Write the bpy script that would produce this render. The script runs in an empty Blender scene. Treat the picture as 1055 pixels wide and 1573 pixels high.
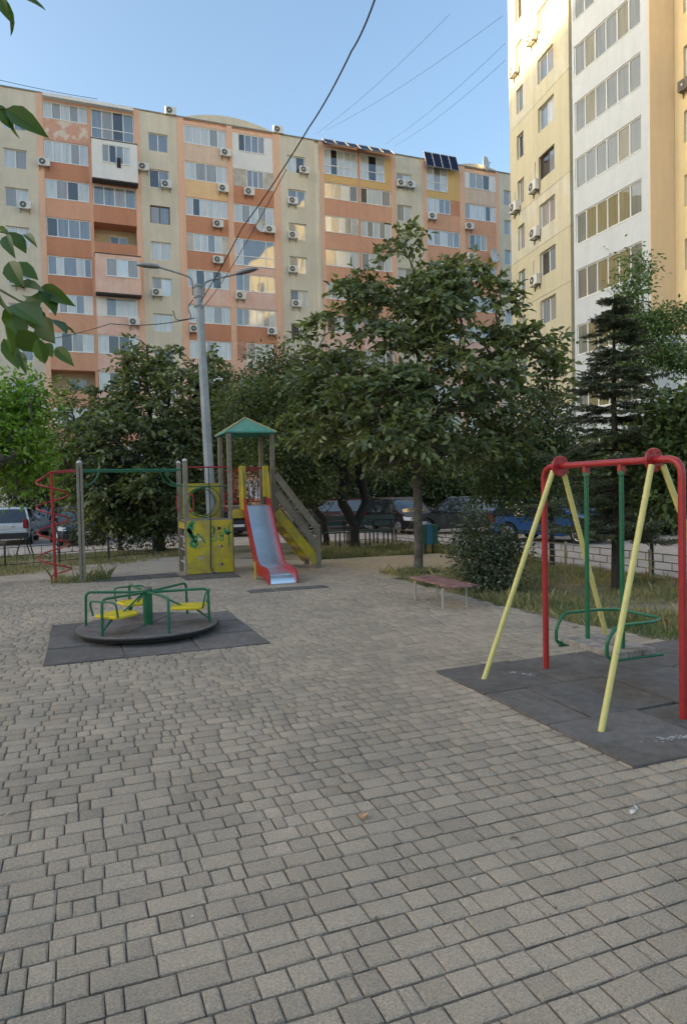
import bpy, bmesh, math, random
import numpy as np
from mathutils import Vector, Matrix
random.seed(7)
RNG = np.random.default_rng(7)
scene = bpy.context.scene
COL = scene.collection
R_ = math.radians

# ------------------------------------------------------------------ camera, sky, sun, exposure
# world axes follow the paving grid: +X along the courses, +Y towards the orange block; metres
YAW, PITCH, ROLL, EYE = R_(21.0), R_(-1.72), R_(1.2), 1.7
_f = Vector((math.sin(YAW) * math.cos(PITCH), math.cos(YAW) * math.cos(PITCH), math.sin(PITCH)))
_r0 = Vector((math.cos(YAW), -math.sin(YAW), 0))
_u0 = _r0.cross(_f)
_r = _r0 * math.cos(ROLL) - _u0 * math.sin(ROLL)
_u = _u0 * math.cos(ROLL) + _r0 * math.sin(ROLL)
cam_data = bpy.data.cameras.new('camera')
cam_data.sensor_fit = 'VERTICAL'
cam_data.sensor_height = 36.0
cam_data.lens = 1050.0 / 1573.0 * 36.0
cam_data.clip_end = 2000
cam = bpy.data.objects.new('camera', cam_data)
m = Matrix.Identity(4)
for i in range(3):
    m[i][0], m[i][1], m[i][2] = _r[i], _u[i], -_f[i]
m[2][3] = EYE
cam.matrix_world = m
COL.objects.link(cam)
scene.camera = cam

def at(px, py, depth):
    """world point whose distance along the view axis (level) is depth; used to lay the plan out from sight lines"""
    d = _f + _r * ((px - 527.5) / 1050.0) - _u * ((py - 786.5) / 1050.0)
    k = depth / (d.x * math.sin(YAW) + d.y * math.cos(YAW))
    return Vector((0, 0, EYE)) + d * k

SUN_EL = R_(10.0)
SUN_DIR = Vector((-1.0, 0.16, 0)).normalized() * math.cos(SUN_EL) + Vector((0, 0, math.sin(SUN_EL)))
world = bpy.data.worlds.new('World')
scene.world = world
world.use_nodes = True
wn, wl = world.node_tree.nodes, world.node_tree.links
sky = wn.new('ShaderNodeTexSky')
sky.sky_type = 'NISHITA'
sky.sun_disc = False
sky.sun_elevation = SUN_EL
sky.sun_rotation = math.atan2(SUN_DIR.x, SUN_DIR.y)
sky.altitude = 50
sky.air_density = 1.0
sky.dust_density = 4.2
sky.ozone_density = 2.4
wl.new(sky.outputs[0], wn['Background'].inputs[0])
wn['Background'].inputs[1].default_value = 0.15
sun_data = bpy.data.lights.new('sun', 'SUN')
sun_data.energy = 5.0
sun_data.angle = R_(0.53)
sun_data.color = (1.0, 0.74, 0.40)
sun = bpy.data.objects.new('sun', sun_data)
sun.rotation_euler = (-SUN_DIR).to_track_quat('-Z', 'Y').to_euler()
sun.location = (0, 60, 60)
COL.objects.link(sun)
vs = scene.view_settings
vs.view_transform = 'Standard'
vs.look = 'None'
vs.exposure = 2.0
vs.use_white_balance = True
vs.white_balance_temperature = 7150
vs.white_balance_tint = 8
vs.gamma = 1.0
vs.use_curve_mapping = False

# ------------------------------------------------------------------ materials
MATS = {}
def mat(name, color, rough=0.7, var=0.15, scale=6.0, bump=0.0, bscale=None, metal=0.0, island=0.0,
        color2=None, mixscale=1.0, spec=0.5, stain=0.0, trans=0.0, objvar=0.0, ior=1.5, coat=0.0, lo=0.42, hi=0.62):
    """noise-varied principled surface; color2 is a second tone in big soft patches; island/objvar vary it per piece"""
    if name in MATS:
        return MATS[name]
    M = bpy.data.materials.new(name)
    M.use_nodes = True
    n, l = M.node_tree.nodes, M.node_tree.links
    b = n['Principled BSDF']
    b.inputs['Roughness'].default_value = rough
    b.inputs['Metallic'].default_value = metal
    b.inputs['IOR'].default_value = ior
    b.inputs['Specular IOR Level'].default_value = spec
    b.inputs['Coat Weight'].default_value = coat
    geo = n.new('ShaderNodeNewGeometry')
    nz = n.new('ShaderNodeTexNoise')
    nz.inputs['Scale'].default_value = scale
    nz.inputs['Detail'].default_value = 6
    nz.inputs['Roughness'].default_value = 0.65
    l.new(geo.outputs['Position'], nz.inputs['Vector'])
    cur = None
    rgb = n.new('ShaderNodeRGB')
    rgb.outputs[0].default_value = (*color, 1)
    cur = rgb.outputs[0]
    if color2 is not None:
        n2 = n.new('ShaderNodeTexNoise')
        n2.inputs['Scale'].default_value = mixscale
        n2.inputs['Detail'].default_value = 5
        n2.inputs['Roughness'].default_value = 0.6
        l.new(geo.outputs['Position'], n2.inputs['Vector'])
        mr = n.new('ShaderNodeMapRange')
        mr.inputs[1].default_value, mr.inputs[2].default_value = lo, hi
        l.new(n2.outputs[0], mr.inputs[0])
        mx = n.new('ShaderNodeMix'); mx.data_type = 'RGBA'
        l.new(mr.outputs[0], mx.inputs[0])
        l.new(cur, mx.inputs[6])
        mx.inputs[7].default_value = (*color2, 1)
        cur = mx.outputs[2]
    # brightness factor = 1 + var*(noise-.5)*2 + island + object
    fac = n.new('ShaderNodeMapRange')
    fac.inputs[1].default_value, fac.inputs[2].default_value = 0.25, 0.75
    fac.inputs[3].default_value, fac.inputs[4].default_value = 1 - var, 1 + var
    l.new(nz.outputs[0], fac.inputs[0])
    f = fac.outputs[0]
    def addrand(sock, amt, f):
        mm = n.new('ShaderNodeMapRange')
        mm.inputs[3].default_value, mm.inputs[4].default_value = 1 - amt, 1 + amt
        l.new(sock, mm.inputs[0])
        pr = n.new('ShaderNodeMath'); pr.operation = 'MULTIPLY'
        l.new(f, pr.inputs[0]); l.new(mm.outputs[0], pr.inputs[1])
        return pr.outputs[0]
    if island:
        f = addrand(geo.outputs['Random Per Island'], island, f)
    if objvar:
        oi = n.new('ShaderNodeObjectInfo')
        f = addrand(oi.outputs['Random'], objvar, f)
    if stain:
        # vertical weather streaks
        mp = n.new('ShaderNodeMapping'); mp.inputs['Scale'].default_value = (1.6, 1.6, 0.16)
        l.new(geo.outputs['Position'], mp.inputs['Vector'])
        n3 = n.new('ShaderNodeTexNoise'); n3.inputs['Scale'].default_value = 1.0; n3.inputs['Detail'].default_value = 7
        n3.inputs['Roughness'].default_value = 0.7
        l.new(mp.outputs[0], n3.inputs['Vector'])
        m3 = n.new('ShaderNodeMapRange')
        m3.inputs[1].default_value, m3.inputs[2].default_value = 0.3, 0.7
        m3.inputs[3].default_value, m3.inputs[4].default_value = 1 - stain, 1 + stain * 0.6
        l.new(n3.outputs[0], m3.inputs[0])
        pr = n.new('ShaderNodeMath'); pr.operation = 'MULTIPLY'
        l.new(f, pr.inputs[0]); l.new(m3.outputs[0], pr.inputs[1]); f = pr.outputs[0]
    hv = n.new('ShaderNodeVectorMath'); hv.operation = 'SCALE'
    l.new(cur, hv.inputs[0]); l.new(f, hv.inputs['Scale'])
    l.new(hv.outputs[0], b.inputs['Base Color'])
    if bump:
        nb = n.new('ShaderNodeTexNoise')
        nb.inputs['Scale'].default_value = bscale or scale * 4
        nb.inputs['Detail'].default_value = 4
        l.new(geo.outputs['Position'], nb.inputs['Vector'])
        bp = n.new('ShaderNodeBump')
        bp.inputs['Strength'].default_value = bump
        bp.inputs['Distance'].default_value = 0.02
        l.new(nb.outputs[0], bp.inputs['Height'])
        l.new(bp.outputs[0], b.inputs['Normal'])
    if trans:
        tr = n.new('ShaderNodeBsdfTranslucent')
        sc = n.new('ShaderNodeVectorMath'); sc.operation = 'MULTIPLY'
        l.new(hv.outputs[0], sc.inputs[0]); sc.inputs[1].default_value = (1.5, 1.6, 0.6)
        l.new(sc.outputs[0], tr.inputs[0])
        ms = n.new('ShaderNodeMixShader'); ms.inputs[0].default_value = trans
        l.new(b.outputs[0], ms.inputs[1]); l.new(tr.outputs[0], ms.inputs[2])
        l.new(ms.outputs[0], n['Material Output'].inputs[0])
    MATS[name] = M
    return M

def glass(name, color, ior=2.1, rough=0.02, wob=0.02):
    """window pane: what is behind it as a flat tone, with the strong mirror of double glazing and slightly wavy sheets"""
    if name in MATS:
        return MATS[name]
    M = bpy.data.materials.new(name); M.use_nodes = True
    n, l = M.node_tree.nodes, M.node_tree.links
    b = n['Principled BSDF']
    geo = n.new('ShaderNodeNewGeometry')
    mp = n.new('ShaderNodeMapping'); mp.inputs['Scale'].default_value = (5.0, 5.0, 0.35)
    l.new(geo.outputs['Position'], mp.inputs['Vector'])
    nz = n.new('ShaderNodeTexNoise'); nz.inputs['Scale'].default_value = 1.4; nz.inputs['Detail'].default_value = 3
    l.new(mp.outputs[0], nz.inputs['Vector'])
    mr = n.new('ShaderNodeMapRange'); mr.inputs[3].default_value, mr.inputs[4].default_value = 0.55, 1.35
    l.new(nz.outputs[0], mr.inputs[0])
    sc = n.new('ShaderNodeVectorMath'); sc.operation = 'SCALE'
    sc.inputs[0].default_value = color
    l.new(mr.outputs[0], sc.inputs['Scale'])
    l.new(sc.outputs[0], b.inputs['Base Color'])
    b.inputs['Roughness'].default_value = rough
    b.inputs['IOR'].default_value = ior
    nb = n.new('ShaderNodeTexNoise'); nb.inputs['Scale'].default_value = 0.9; nb.inputs['Detail'].default_value = 1
    l.new(geo.outputs['Position'], nb.inputs['Vector'])
    bp = n.new('ShaderNodeBump'); bp.inputs['Strength'].default_value = wob * 10; bp.inputs['Distance'].default_value = 0.03
    l.new(nb.outputs[0], bp.inputs['Height']); l.new(bp.outputs[0], b.inputs['Normal'])
    MATS[name] = M
    return M

PAVER = mat('paver_concrete', (0.545, 0.432, 0.322), 0.70, 0.42, 120, bump=0.9, bscale=220, island=0.13, objvar=0.11,
            color2=(0.440, 0.358, 0.272), mixscale=0.8)
JOINT = mat('joint_sand', (0.19, 0.160, 0.130), 0.95, 0.35, 9, bump=0.5, bscale=60, color2=(0.13, 0.115, 0.09), mixscale=0.7)
EARTH = mat('dry_earth', (0.360, 0.282, 0.187), 0.95, 0.3, 5, bump=0.6, bscale=30, color2=(0.138, 0.132, 0.061), mixscale=0.5)
SAND = mat('dusty_sand', (0.437, 0.375, 0.302), 0.95, 0.25, 14, bump=0.5, bscale=60, color2=(0.356, 0.302, 0.243), mixscale=0.9)
PATHM = mat('brown_earth_path', (0.42, 0.315, 0.20), 0.95, 0.3, 9, bump=0.5, bscale=40, color2=(0.34, 0.285, 0.21), mixscale=0.8)
ROADM = mat('dusty_asphalt', (0.483, 0.414, 0.363), 0.9, 0.12, 20, bump=0.3, bscale=80, color2=(0.391, 0.336, 0.297), mixscale=0.4)
KERB = mat('kerb_concrete', (0.32, 0.30, 0.27), 0.9, 0.2, 9, bump=0.3)
RUBBER = mat('rubber_tile', (0.120, 0.102, 0.088), 0.85, 0.28, 12, bump=0.6, bscale=160, color2=(0.152, 0.136, 0.125), mixscale=1.5, objvar=0.16)
CHALK = mat('pale_scuff', (0.5, 0.5, 0.5), 0.9, 0.3, 30)
RED = mat('red_paint', (0.36, 0.022, 0.025), 0.36, 0.18, 14, bump=0.10, bscale=26, color2=(0.16, 0.035, 0.025), mixscale=22, lo=.62, hi=.68)
YEL = mat('faded_yellow_paint', (0.62, 0.55, 0.19), 0.42, 0.10, 12, bump=0.08, bscale=40, color2=(0.40, 0.33, 0.17), mixscale=20, lo=.62, hi=.70)
YSEAT = mat('bright_yellow_paint', (0.70, 0.52, 0.015), 0.4, 0.12, 12, color2=(0.5, 0.33, 0.02), mixscale=9, lo=.56, hi=.74)
YPAN = mat('yellow_panel', (0.55, 0.42, 0.022), 0.5, 0.14, 10, color2=(0.40, 0.30, 0.06), mixscale=3)
GREEN = mat('green_paint', (0.010, 0.125, 0.055), 0.33, 0.2, 14, bump=0.08, bscale=26, color2=(0.03, 0.06, 0.035), mixscale=24, lo=.62, hi=.68)
GREENROOF = mat('green_roof_board', (0.045, 0.27, 0.195), 0.6, 0.16, 9, color2=(0.10, 0.27, 0.20), mixscale=3)
DKGREEN = mat('dark_green_board', (0.012, 0.035, 0.026), 0.5, 0.25, 9)
WOOD = mat('weathered_timber', (0.225, 0.185, 0.135), 0.8, 0.22, 16, bump=0.25, bscale=40, color2=(0.28, 0.245, 0.19), mixscale=2.5, stain=0.15)
SEATW = mat('worn_grey_plank', (0.30, 0.27, 0.235), 0.8, 0.3, 30, bump=0.4, bscale=60, color2=(0.17, 0.14, 0.115), mixscale=8)
REDW = mat('worn_red_slat', (0.165, 0.072, 0.064), 0.65, 0.25, 18, bump=0.2, color2=(0.27, 0.15, 0.13), mixscale=6, objvar=.15)
STEEL = mat('slide_steel', (0.860, 0.860, 0.860), 0.34, 0.06, 5, metal=1.0, color2=(0.750, 0.762, 0.787), mixscale=2)
GALV = mat('pale_metal', (0.55, 0.54, 0.52), 0.5, 0.12, 10, metal=0.3)
DKPLATE = mat('carousel_deck_plate', (0.115, 0.095, 0.085), 0.62, 0.3, 12, bump=0.3, color2=(0.17, 0.145, 0.13), mixscale=3)
BLACK = mat('black_rubber', (0.018, 0.018, 0.018), 0.7, 0.15, 10)
LAMPP = mat('lamp_post_concrete', (0.36, 0.38, 0.39), 0.75, 0.16, 6, bump=0.2, color2=(0.28, 0.30, 0.31), mixscale=1.2, stain=0.2)
LAMPM = mat('lamp_grey_metal', (0.22, 0.22, 0.22), 0.5, 0.15, 8)
CABLE = mat('cable_black', (0.015, 0.015, 0.016), 0.6, 0.1, 8)
BARK = mat('tree_bark', (0.085, 0.072, 0.058), 0.9, 0.35, 14, bump=0.9, bscale=35, color2=(0.14, 0.125, 0.105), mixscale=5)
BARKD = mat('dark_bark', (0.035, 0.030, 0.026), 0.9, 0.35, 14, bump=0.9, bscale=35)
def leafmat(nm, c, c2, tr=0.28, rough=0.42, isl=0.35):
    return mat(nm, c, rough, 0.22, 1.3, island=isl, color2=c2, mixscale=0.8, trans=tr, spec=0.45)
L_WAL = leafmat('walnut_leaf', (0.130, 0.165, 0.082), (0.175, 0.200, 0.080), rough=0.40, isl=0.5)
L_DARK = leafmat('dark_leaf', (0.080, 0.120, 0.046), (0.105, 0.140, 0.055))
L_MID = leafmat('mid_leaf', (0.100, 0.135, 0.055), (0.125, 0.155, 0.060))
L_LIGHT = leafmat('light_leaf', (0.196, 0.315, 0.051), (0.145, 0.264, 0.051), tr=0.35)
L_BG = leafmat('far_leaf', (0.085, 0.122, 0.048), (0.115, 0.150, 0.060))
L_BUSH = leafmat('bush_leaf', (0.105, 0.125, 0.078), (0.070, 0.092, 0.052), rough=0.36)
L_FIR = leafmat('fir_needle', (0.078, 0.100, 0.058), (0.100, 0.120, 0.070), tr=0.12)
L_NEAR = leafmat('near_walnut_leaf', (0.050, 0.098, 0.026), (0.070, 0.120, 0.030), tr=0.35)
L_AIRY = leafmat('airy_leaf', (0.122, 0.194, 0.072), (0.174, 0.235, 0.091))
G_DRY = mat('dry_grass', (0.330, 0.275, 0.130), 0.8, 0.2, 2, island=0.45, color2=(0.130, 0.165, 0.065), mixscale=0.9, trans=0.2)

# facade paints
ORANGE = mat('orange_render', (0.720, 0.385, 0.255), 0.9, 0.06, 3, stain=0.10, color2=(0.680, 0.345, 0.225), mixscale=0.3)
REDOR = mat('red_orange_render', (0.600, 0.275, 0.165), 0.9, 0.06, 3, stain=0.10, color2=(0.560, 0.250, 0.150), mixscale=0.3)
PEACH = mat('peach_render', (0.800, 0.490, 0.345), 0.9, 0.06, 3, stain=0.08)
PINK = mat('pink_render', (0.780, 0.490, 0.400), 0.9, 0.07, 3, stain=0.10, color2=(0.820, 0.570, 0.480), mixscale=0.8)
SAND_R = mat('sand_peach_render', (0.826, 0.555, 0.319), 0.9, 0.07, 3, stain=0.1)
GREIGE = mat('pink_beige_render', (0.732, 0.543, 0.425), 0.9, 0.1, 3, stain=0.1)
OCHRE = mat('ochre_panel', (0.720, 0.460, 0.190), 0.85, 0.05, 3)
BEIGE = mat('beige_render', (0.71, 0.635, 0.505), 0.92, 0.05, 3, stain=0.12, color2=(0.65, 0.585, 0.47), mixscale=0.25)
WHITEP = mat('white_panel', (0.78, 0.77, 0.75), 0.6, 0.05, 3, stain=0.06)
PEEL = mat('peeling_render', (0.66, 0.36, 0.26), 0.9, 0.1, 4, color2=(0.72, 0.60, 0.50), mixscale=1.3, lo=.5, hi=.56)
BLOCK = mat('bare_block_wall', (0.52, 0.47, 0.42), 0.95, 0.16, 5, color2=(0.62, 0.58, 0.52), mixscale=1.5)
BRICKW = mat('white_brick', (0.62, 0.58, 0.53), 0.9, 0.2, 8, objvar=0.12)
BRICKR = mat('red_brick', (0.55, 0.30, 0.22), 0.9, 0.2, 8, objvar=0.2)
FRAMEW = mat('white_window_frame', (0.80, 0.80, 0.79), 0.45, 0.04, 3)
FRAMEB = mat('brown_window_frame', (0.12, 0.045, 0.03), 0.5, 0.1, 3)
ROOFM = mat('roof_edge_metal', (0.26, 0.24, 0.21), 0.7, 0.15, 4)
INNER = mat('dark_interior', (0.10, 0.095, 0.09), 0.9, 0.2, 2)
CREAM = mat('cream_render', (0.585, 0.54, 0.385), 0.9, 0.05, 2, stain=0.10, color2=(0.570, 0.530, 0.380), mixscale=0.35)
CREAMW = mat('patched_cream_render', (0.600, 0.580, 0.480), 0.9, 0.08, 3, stain=0.2, color2=(0.600, 0.550, 0.380), mixscale=0.6)
WHITEW = mat('white_render', (0.590, 0.630, 0.655), 0.9, 0.05, 2, stain=0.08)
APRI = mat('apricot_render', (0.82, 0.635, 0.42), 0.9, 0.04, 2, stain=0.06)
ACW = mat('ac_white_shell', (0.70, 0.69, 0.65), 0.5, 0.08, 5)
ACG = mat('ac_dark_grille', (0.10, 0.10, 0.10), 0.6, 0.2, 20)
DISH = mat('dish_grey', (0.62, 0.62, 0.61), 0.5, 0.05, 5)
SOLAR = mat('solar_cell', (0.014, 0.020, 0.048), 0.4, 0.2, 6, spec=0.15)
G_SKY = glass('pane_pale_curtain', (0.56, 0.59, 0.60))
G_BLUE = glass('pane_blue_grey', (0.20, 0.24, 0.29))
G_GREY = glass('pane_grey_blind', (0.30, 0.29, 0.28))
G_DARK = glass('pane_dark_room', (0.035, 0.032, 0.03))
G_FILM = glass('pane_silver_film', (0.62, 0.68, 0.72), ior=2.6)
G_YROOM = glass('pane_yellow_loggia', (0.24, 0.21, 0.11), ior=1.8)
G_OLIVE = glass('pane_olive_blind', (0.20, 0.205, 0.17), ior=1.9)

# ------------------------------------------------------------------ mesh helpers
class MB:
    def __init__(s):
        s.v, s.f = [], []
    def add(s, verts, faces):
        o = len(s.v)
        s.v += [tuple(p) for p in verts]
        s.f += [tuple(i + o for i in f) for f in faces]
        return s
    def box(s, x0, x1, y0, y1, z0, z1):
        x0, x1 = min(x0, x1), max(x0, x1); y0, y1 = min(y0, y1), max(y0, y1); z0, z1 = min(z0, z1), max(z0, z1)
        return s.add([(x0,y0,z0),(x1,y0,z0),(x1,y1,z0),(x0,y1,z0),(x0,y0,z1),(x1,y0,z1),(x1,y1,z1),(x0,y1,z1)],
                     [(0,3,2,1),(4,5,6,7),(0,1,5,4),(1,2,6,5),(2,3,7,6),(3,0,4,7)])
    def hexa(s, P):
        return s.add(P, [(0,3,2,1),(4,5,6,7),(0,1,5,4),(1,2,6,5),(2,3,7,6),(3,0,4,7)])
    def beam(s, a, b, w, h, up=(0, 0, 1)):
        a, b = Vector(a), Vector(b)
        d = (b - a).normalized(); up = Vector(up)
        sd = d.cross(up).normalized(); upn = sd.cross(d)
        sd *= w / 2; upn *= h / 2
        return s.hexa([a - sd - upn, b - sd - upn, b + sd - upn, a + sd - upn, a - sd + upn, b - sd + upn, b + sd + upn, a + sd + upn])
    def tube(s, pts, r, n=8, closed=False, cap=True):
        pts = [Vector(p) for p in pts]
        N = len(pts)
        rs = r if isinstance(r, (list, tuple)) else [r] * N
        rings = []
        prev = None
        for i, p in enumerate(pts):
            a = pts[(i - 1) % N] if (closed or i > 0) else p
            b = pts[(i + 1) % N] if (closed or i < N - 1) else p
            t = (b - a).normalized()
            if prev is None:
                ref = Vector((0, 0, 1)) if abs(t.z) < 0.9 else Vector((1, 0, 0))
                nrm = (ref - t * ref.dot(t)).normalized()
            else:
                nrm = (prev - t * prev.dot(t))
                nrm = nrm.normalized() if nrm.length > 1e-6 else t.orthogonal().normalized()
            prev = nrm
            bn = t.cross(nrm)
            rings.append([p + (nrm * math.cos(2 * math.pi * k / n) + bn * math.sin(2 * math.pi * k / n)) * rs[i] for k in range(n)])
        V = [q for rg in rings for q in rg]
        F = []
        for i in range(N if closed else N - 1):
            j = (i + 1) % N
            for k in range(n):
                F.append((i * n + k, i * n + (k + 1) % n, j * n + (k + 1) % n, j * n + k))
        if cap and not closed:
            F.append(tuple(range(n - 1, -1, -1)))
            F.append(tuple((N - 1) * n + k for k in range(n)))
        return s.add(V, F)
    def lathe(s, prof, c, n=24, axis='z'):
        V, F = [], []
        for (r, h) in prof:
            for k in range(n):
                a = 2 * math.pi * k / n
                p = (r * math.cos(a), r * math.sin(a), h)
                if axis == 'y': p = (p[0], p[2], p[1])
                if axis == 'x': p = (p[2], p[0], p[1])
                V.append((c[0] + p[0], c[1] + p[1], c[2] + p[2]))
        for i in range(len(prof) - 1):
            for k in range(n):
                F.append((i * n + k, i * n + (k + 1) % n, (i + 1) * n + (k + 1) % n, (i + 1) * n + k))
        F.append(tuple(range(n - 1, -1, -1)))
        F.append(tuple((len(prof) - 1) * n + k for k in range(n)))
        return s.add(V, F)
    def extrude(s, poly, axis, a0, a1):
        """poly: list of 2D points; axis 'y': (x,z) points swept along y; 'x': (y,z); 'z': (x,y)"""
        def p3(p, t):
            return (p[0], t, p[1]) if axis == 'y' else ((t, p[0], p[1]) if axis == 'x' else (p[0], p[1], t))
        N = len(poly)
        V = [p3(p, a0) for p in poly] + [p3(p, a1) for p in poly]
        F = [tuple(range(N - 1, -1, -1)), tuple(range(N, 2 * N))]
        for i in range(N):
            j = (i + 1) % N
            F.append((i, j, j + N, i + N))
        return s.add(V, F)
    def build(s, name, material, parent=None, smooth=False, bevel=0.0, seg=2, loc=None):
        me = bpy.data.meshes.new(name)
        me.from_pydata(s.v, [], s.f)
        bm = bmesh.new(); bm.from_mesh(me)
        bmesh.ops.recalc_face_normals(bm, faces=bm.faces)
        bm.to_mesh(me); bm.free()
        me.materials.append(material)
        return link(name, me, parent, smooth, bevel, seg, loc)

def link(name, me, parent=None, smooth=False, bevel=0.0, seg=2, loc=None):
    o = bpy.data.objects.new(name, me)
    COL.objects.link(o)
    if parent is not None:
        o.parent = parent
    if loc is not None:
        o.location = loc
    if smooth:
        me.polygons.foreach_set('use_smooth', [True] * len(me.polygons))
        try:
            me.set_sharp_from_angle(angle=R_(40))
        except Exception:
            pass
    if bevel:
        b = o.modifiers.new('bevel', 'BEVEL'); b.width = bevel; b.segments = seg; b.limit_method = 'ANGLE'
    return o

def tag(o, label=None, cat=None, group=None, kind=None):
    if label: o['label'] = label
    if cat: o['category'] = cat
    if group: o['group'] = group
    if kind: o['kind'] = kind
    return o

def thing(name, label, cat, loc=(0, 0, 0), rz=0.0, group=None):
    o = bpy.data.objects.new(name, None)
    o.empty_display_size = 0.1
    COL.objects.link(o)
    o.location = loc; o.rotation_euler = (0, 0, rz)
    return tag(o, label, cat, group)

def arc(c, r, a0, a1, n, ax1, ax2):
    c, ax1, ax2 = Vector(c), Vector(ax1), Vector(ax2)
    return [c + ax1 * (r * math.cos(a0 + (a1 - a0) * i / n)) + ax2 * (r * math.sin(a0 + (a1 - a0) * i / n)) for i in range(n + 1)]

def rounded(pts, r=0.06, n=4):
    """polyline with its corners rounded"""
    pts = [Vector(p) for p in pts]
    out = [pts[0]]
    for i in range(1, len(pts) - 1):
        a, b, c = pts[i - 1], pts[i], pts[i + 1]
        ra = min(r, (a - b).length * .45, (c - b).length * .45)
        p, q = b + (a - b).normalized() * ra, b + (c - b).normalized() * ra
        for k in range(n + 1):
            t = k / n
            out.append(p * (1 - t) ** 2 + b * 2 * t * (1 - t) + q * t * t)
    out.append(pts[-1])
    return out

def mesh_np(name, V, F, material, parent=None, smooth=False):
    """fast mesh from an (n,3) array and an (m,k) index array"""
    me = bpy.data.meshes.new(name)
    V = np.asarray(V, dtype=np.float32); F = np.asarray(F, dtype=np.int32)
    k = F.shape[1]
    me.vertices.add(len(V)); me.vertices.foreach_set('co', V.ravel())
    me.loops.add(F.size); me.loops.foreach_set('vertex_index', F.ravel())
    me.polygons.add(len(F))
    me.polygons.foreach_set('loop_start', np.arange(0, F.size, k, dtype=np.int32))
    try:
        me.polygons.foreach_set('loop_total', np.full(len(F), k, dtype=np.int32))
    except Exception:
        pass
    me.update(calc_edges=True)
    me.validate()
    me.materials.append(material)
    return link(name, me, parent, smooth)

LEAF_Q = (np.array([(0, 0, 0), (.45, -.5, .10), (1, 0, -.06), (.45, .5, .10)]), np.array([(0, 1, 2, 3)]))
LEAF_F = (np.array([(0, 0, 0), (.38, -.5, .12), (.78, -.30, .06), (1.0, 0, -.10), (.78, .30, .06), (.38, .5, .12), (.45, 0, 0)]),
          np.array([(0, 1, 2, 6), (6, 2, 3, 4), (0, 6, 4, 5)]))
LEAF_N = (np.array([(0, 0, 0), (.16, -.30, .07), (.38, -.5, .11), (.62, -.44, .08), (.84, -.22, .0), (1.0, 0, -.10), (.84, .22, .0), (.62, .44, .08), (.38, .5, .11), (.16, .30, .07),
                    (.16, 0, .0), (.38, 0, .0), (.62, 0, -.02), (.84, 0, -.06)]),
          np.array([(0, 1, 10), (1, 2, 11), (1, 11, 10), (2, 3, 12), (2, 12, 11), (3, 4, 13), (3, 13, 12), (4, 5, 13), (0, 10, 9), (9, 10, 11), (9, 11, 8), (8, 11, 12), (8, 12, 7), (7, 12, 13), (7, 13, 6), (6, 13, 5)]))

def norm(a):
    return a / np.maximum(np.linalg.norm(a, axis=1, keepdims=True), 1e-9)

def leaves(P, D, N, L, W, tmpl):
    """P base points, D directions, N rough normals, L lengths, W widths -> verts, faces"""
    TV, TF = tmpl
    D = norm(D); S = norm(np.cross(N, D)); U = np.cross(D, S)
    V = (P[:, None, :] + D[:, None, :] * (TV[None, :, 0:1] * L[:, None, None]) + S[:, None, :] * (TV[None, :, 1:2] * W[:, None, None])
         + U[:, None, :] * (TV[None, :, 2:3] * L[:, None, None]))
    F = TF[None, :, :] + (np.arange(len(P)) * len(TV))[:, None, None]
    return V.reshape(-1, 3), F.reshape(-1, TF.shape[1])

# ------------------------------------------------------------------ ground, road, paving
def sheet(name, poly, z, material, kind='structure'):
    mb = MB(); mb.add([(x, y, z) for x, y in poly], [tuple(range(len(poly)))])
    return tag(mb.build(name, material), kind=kind)

# ground sheet with the road trough (0.15 m lower) left open: one surface to the horizon
KX, KY = 10.15, 22.3          # kerb lines: road lies beyond x > KX and y > KY
def ground_sheet():
    mb = MB()
    W = 900
    xs, ys = [-W, KX], [-W, KY]
    mb.add([(-W, -W, -.02), (KX, -W, -.02), (KX, KY, -.02), (-W, KY, -.02)], [(0, 1, 2, 3)])
    mb.add([(-W, 36, -.02), (W, 36, -.02), (W, W, -.02), (-W, W, -.02)], [(0, 1, 2, 3)])
    mb.add([(22.0, -W, -.02), (W, -W, -.02), (W, 36, -.02), (22.0, 36, -.02)], [(0, 1, 2, 3)])
    return tag(mb.build('ground', EARTH), kind='structure')
ground_sheet()
sheet('road', [(-120, KY - .2), (KX - .2, KY - .2), (KX - .2, -60), (22.2, -60), (22.2, 36.2), (-120, 36.2)], -0.15, ROADM)
def kerb_run(a, b, n, w=.14):
    """kerb of separate stones"""
    root = tag(MB().box(min(a[0], b[0]) , max(a[0], b[0]) + (w if a[0] == b[0] else 0), min(a[1], b[1]), max(a[1], b[1]) + (w if a[1] == b[1] else 0), -.2, -.03).build('kerb', KERB), kind='structure')
    for i in range(n):
        t0, t1 = i / n, (i + 1) / n
        x0, x1 = a[0] + (b[0] - a[0]) * t0, a[0] + (b[0] - a[0]) * t1
        y0, y1 = a[1] + (b[1] - a[1]) * t0, a[1] + (b[1] - a[1]) * t1
        g = .008
        if a[0] == b[0]:
            bx = (x0 - .005, x0 + w + .005, min(y0, y1) + g, max(y0, y1) - g)
        else:
            bx = (min(x0, x1) + g, max(x0, x1) - g, y0 - .005, y0 + w + .005)
        MB().box(*bx, -.19, random.uniform(-.012, .012) + .0).build('kerb_stone', KERB, root)
kerb_run((KX - .1, 2.3), (KX - .1, 22.3), 20)
kerb_run((-9.9, KY - .1), (9.9, KY - .1), 20)

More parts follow.
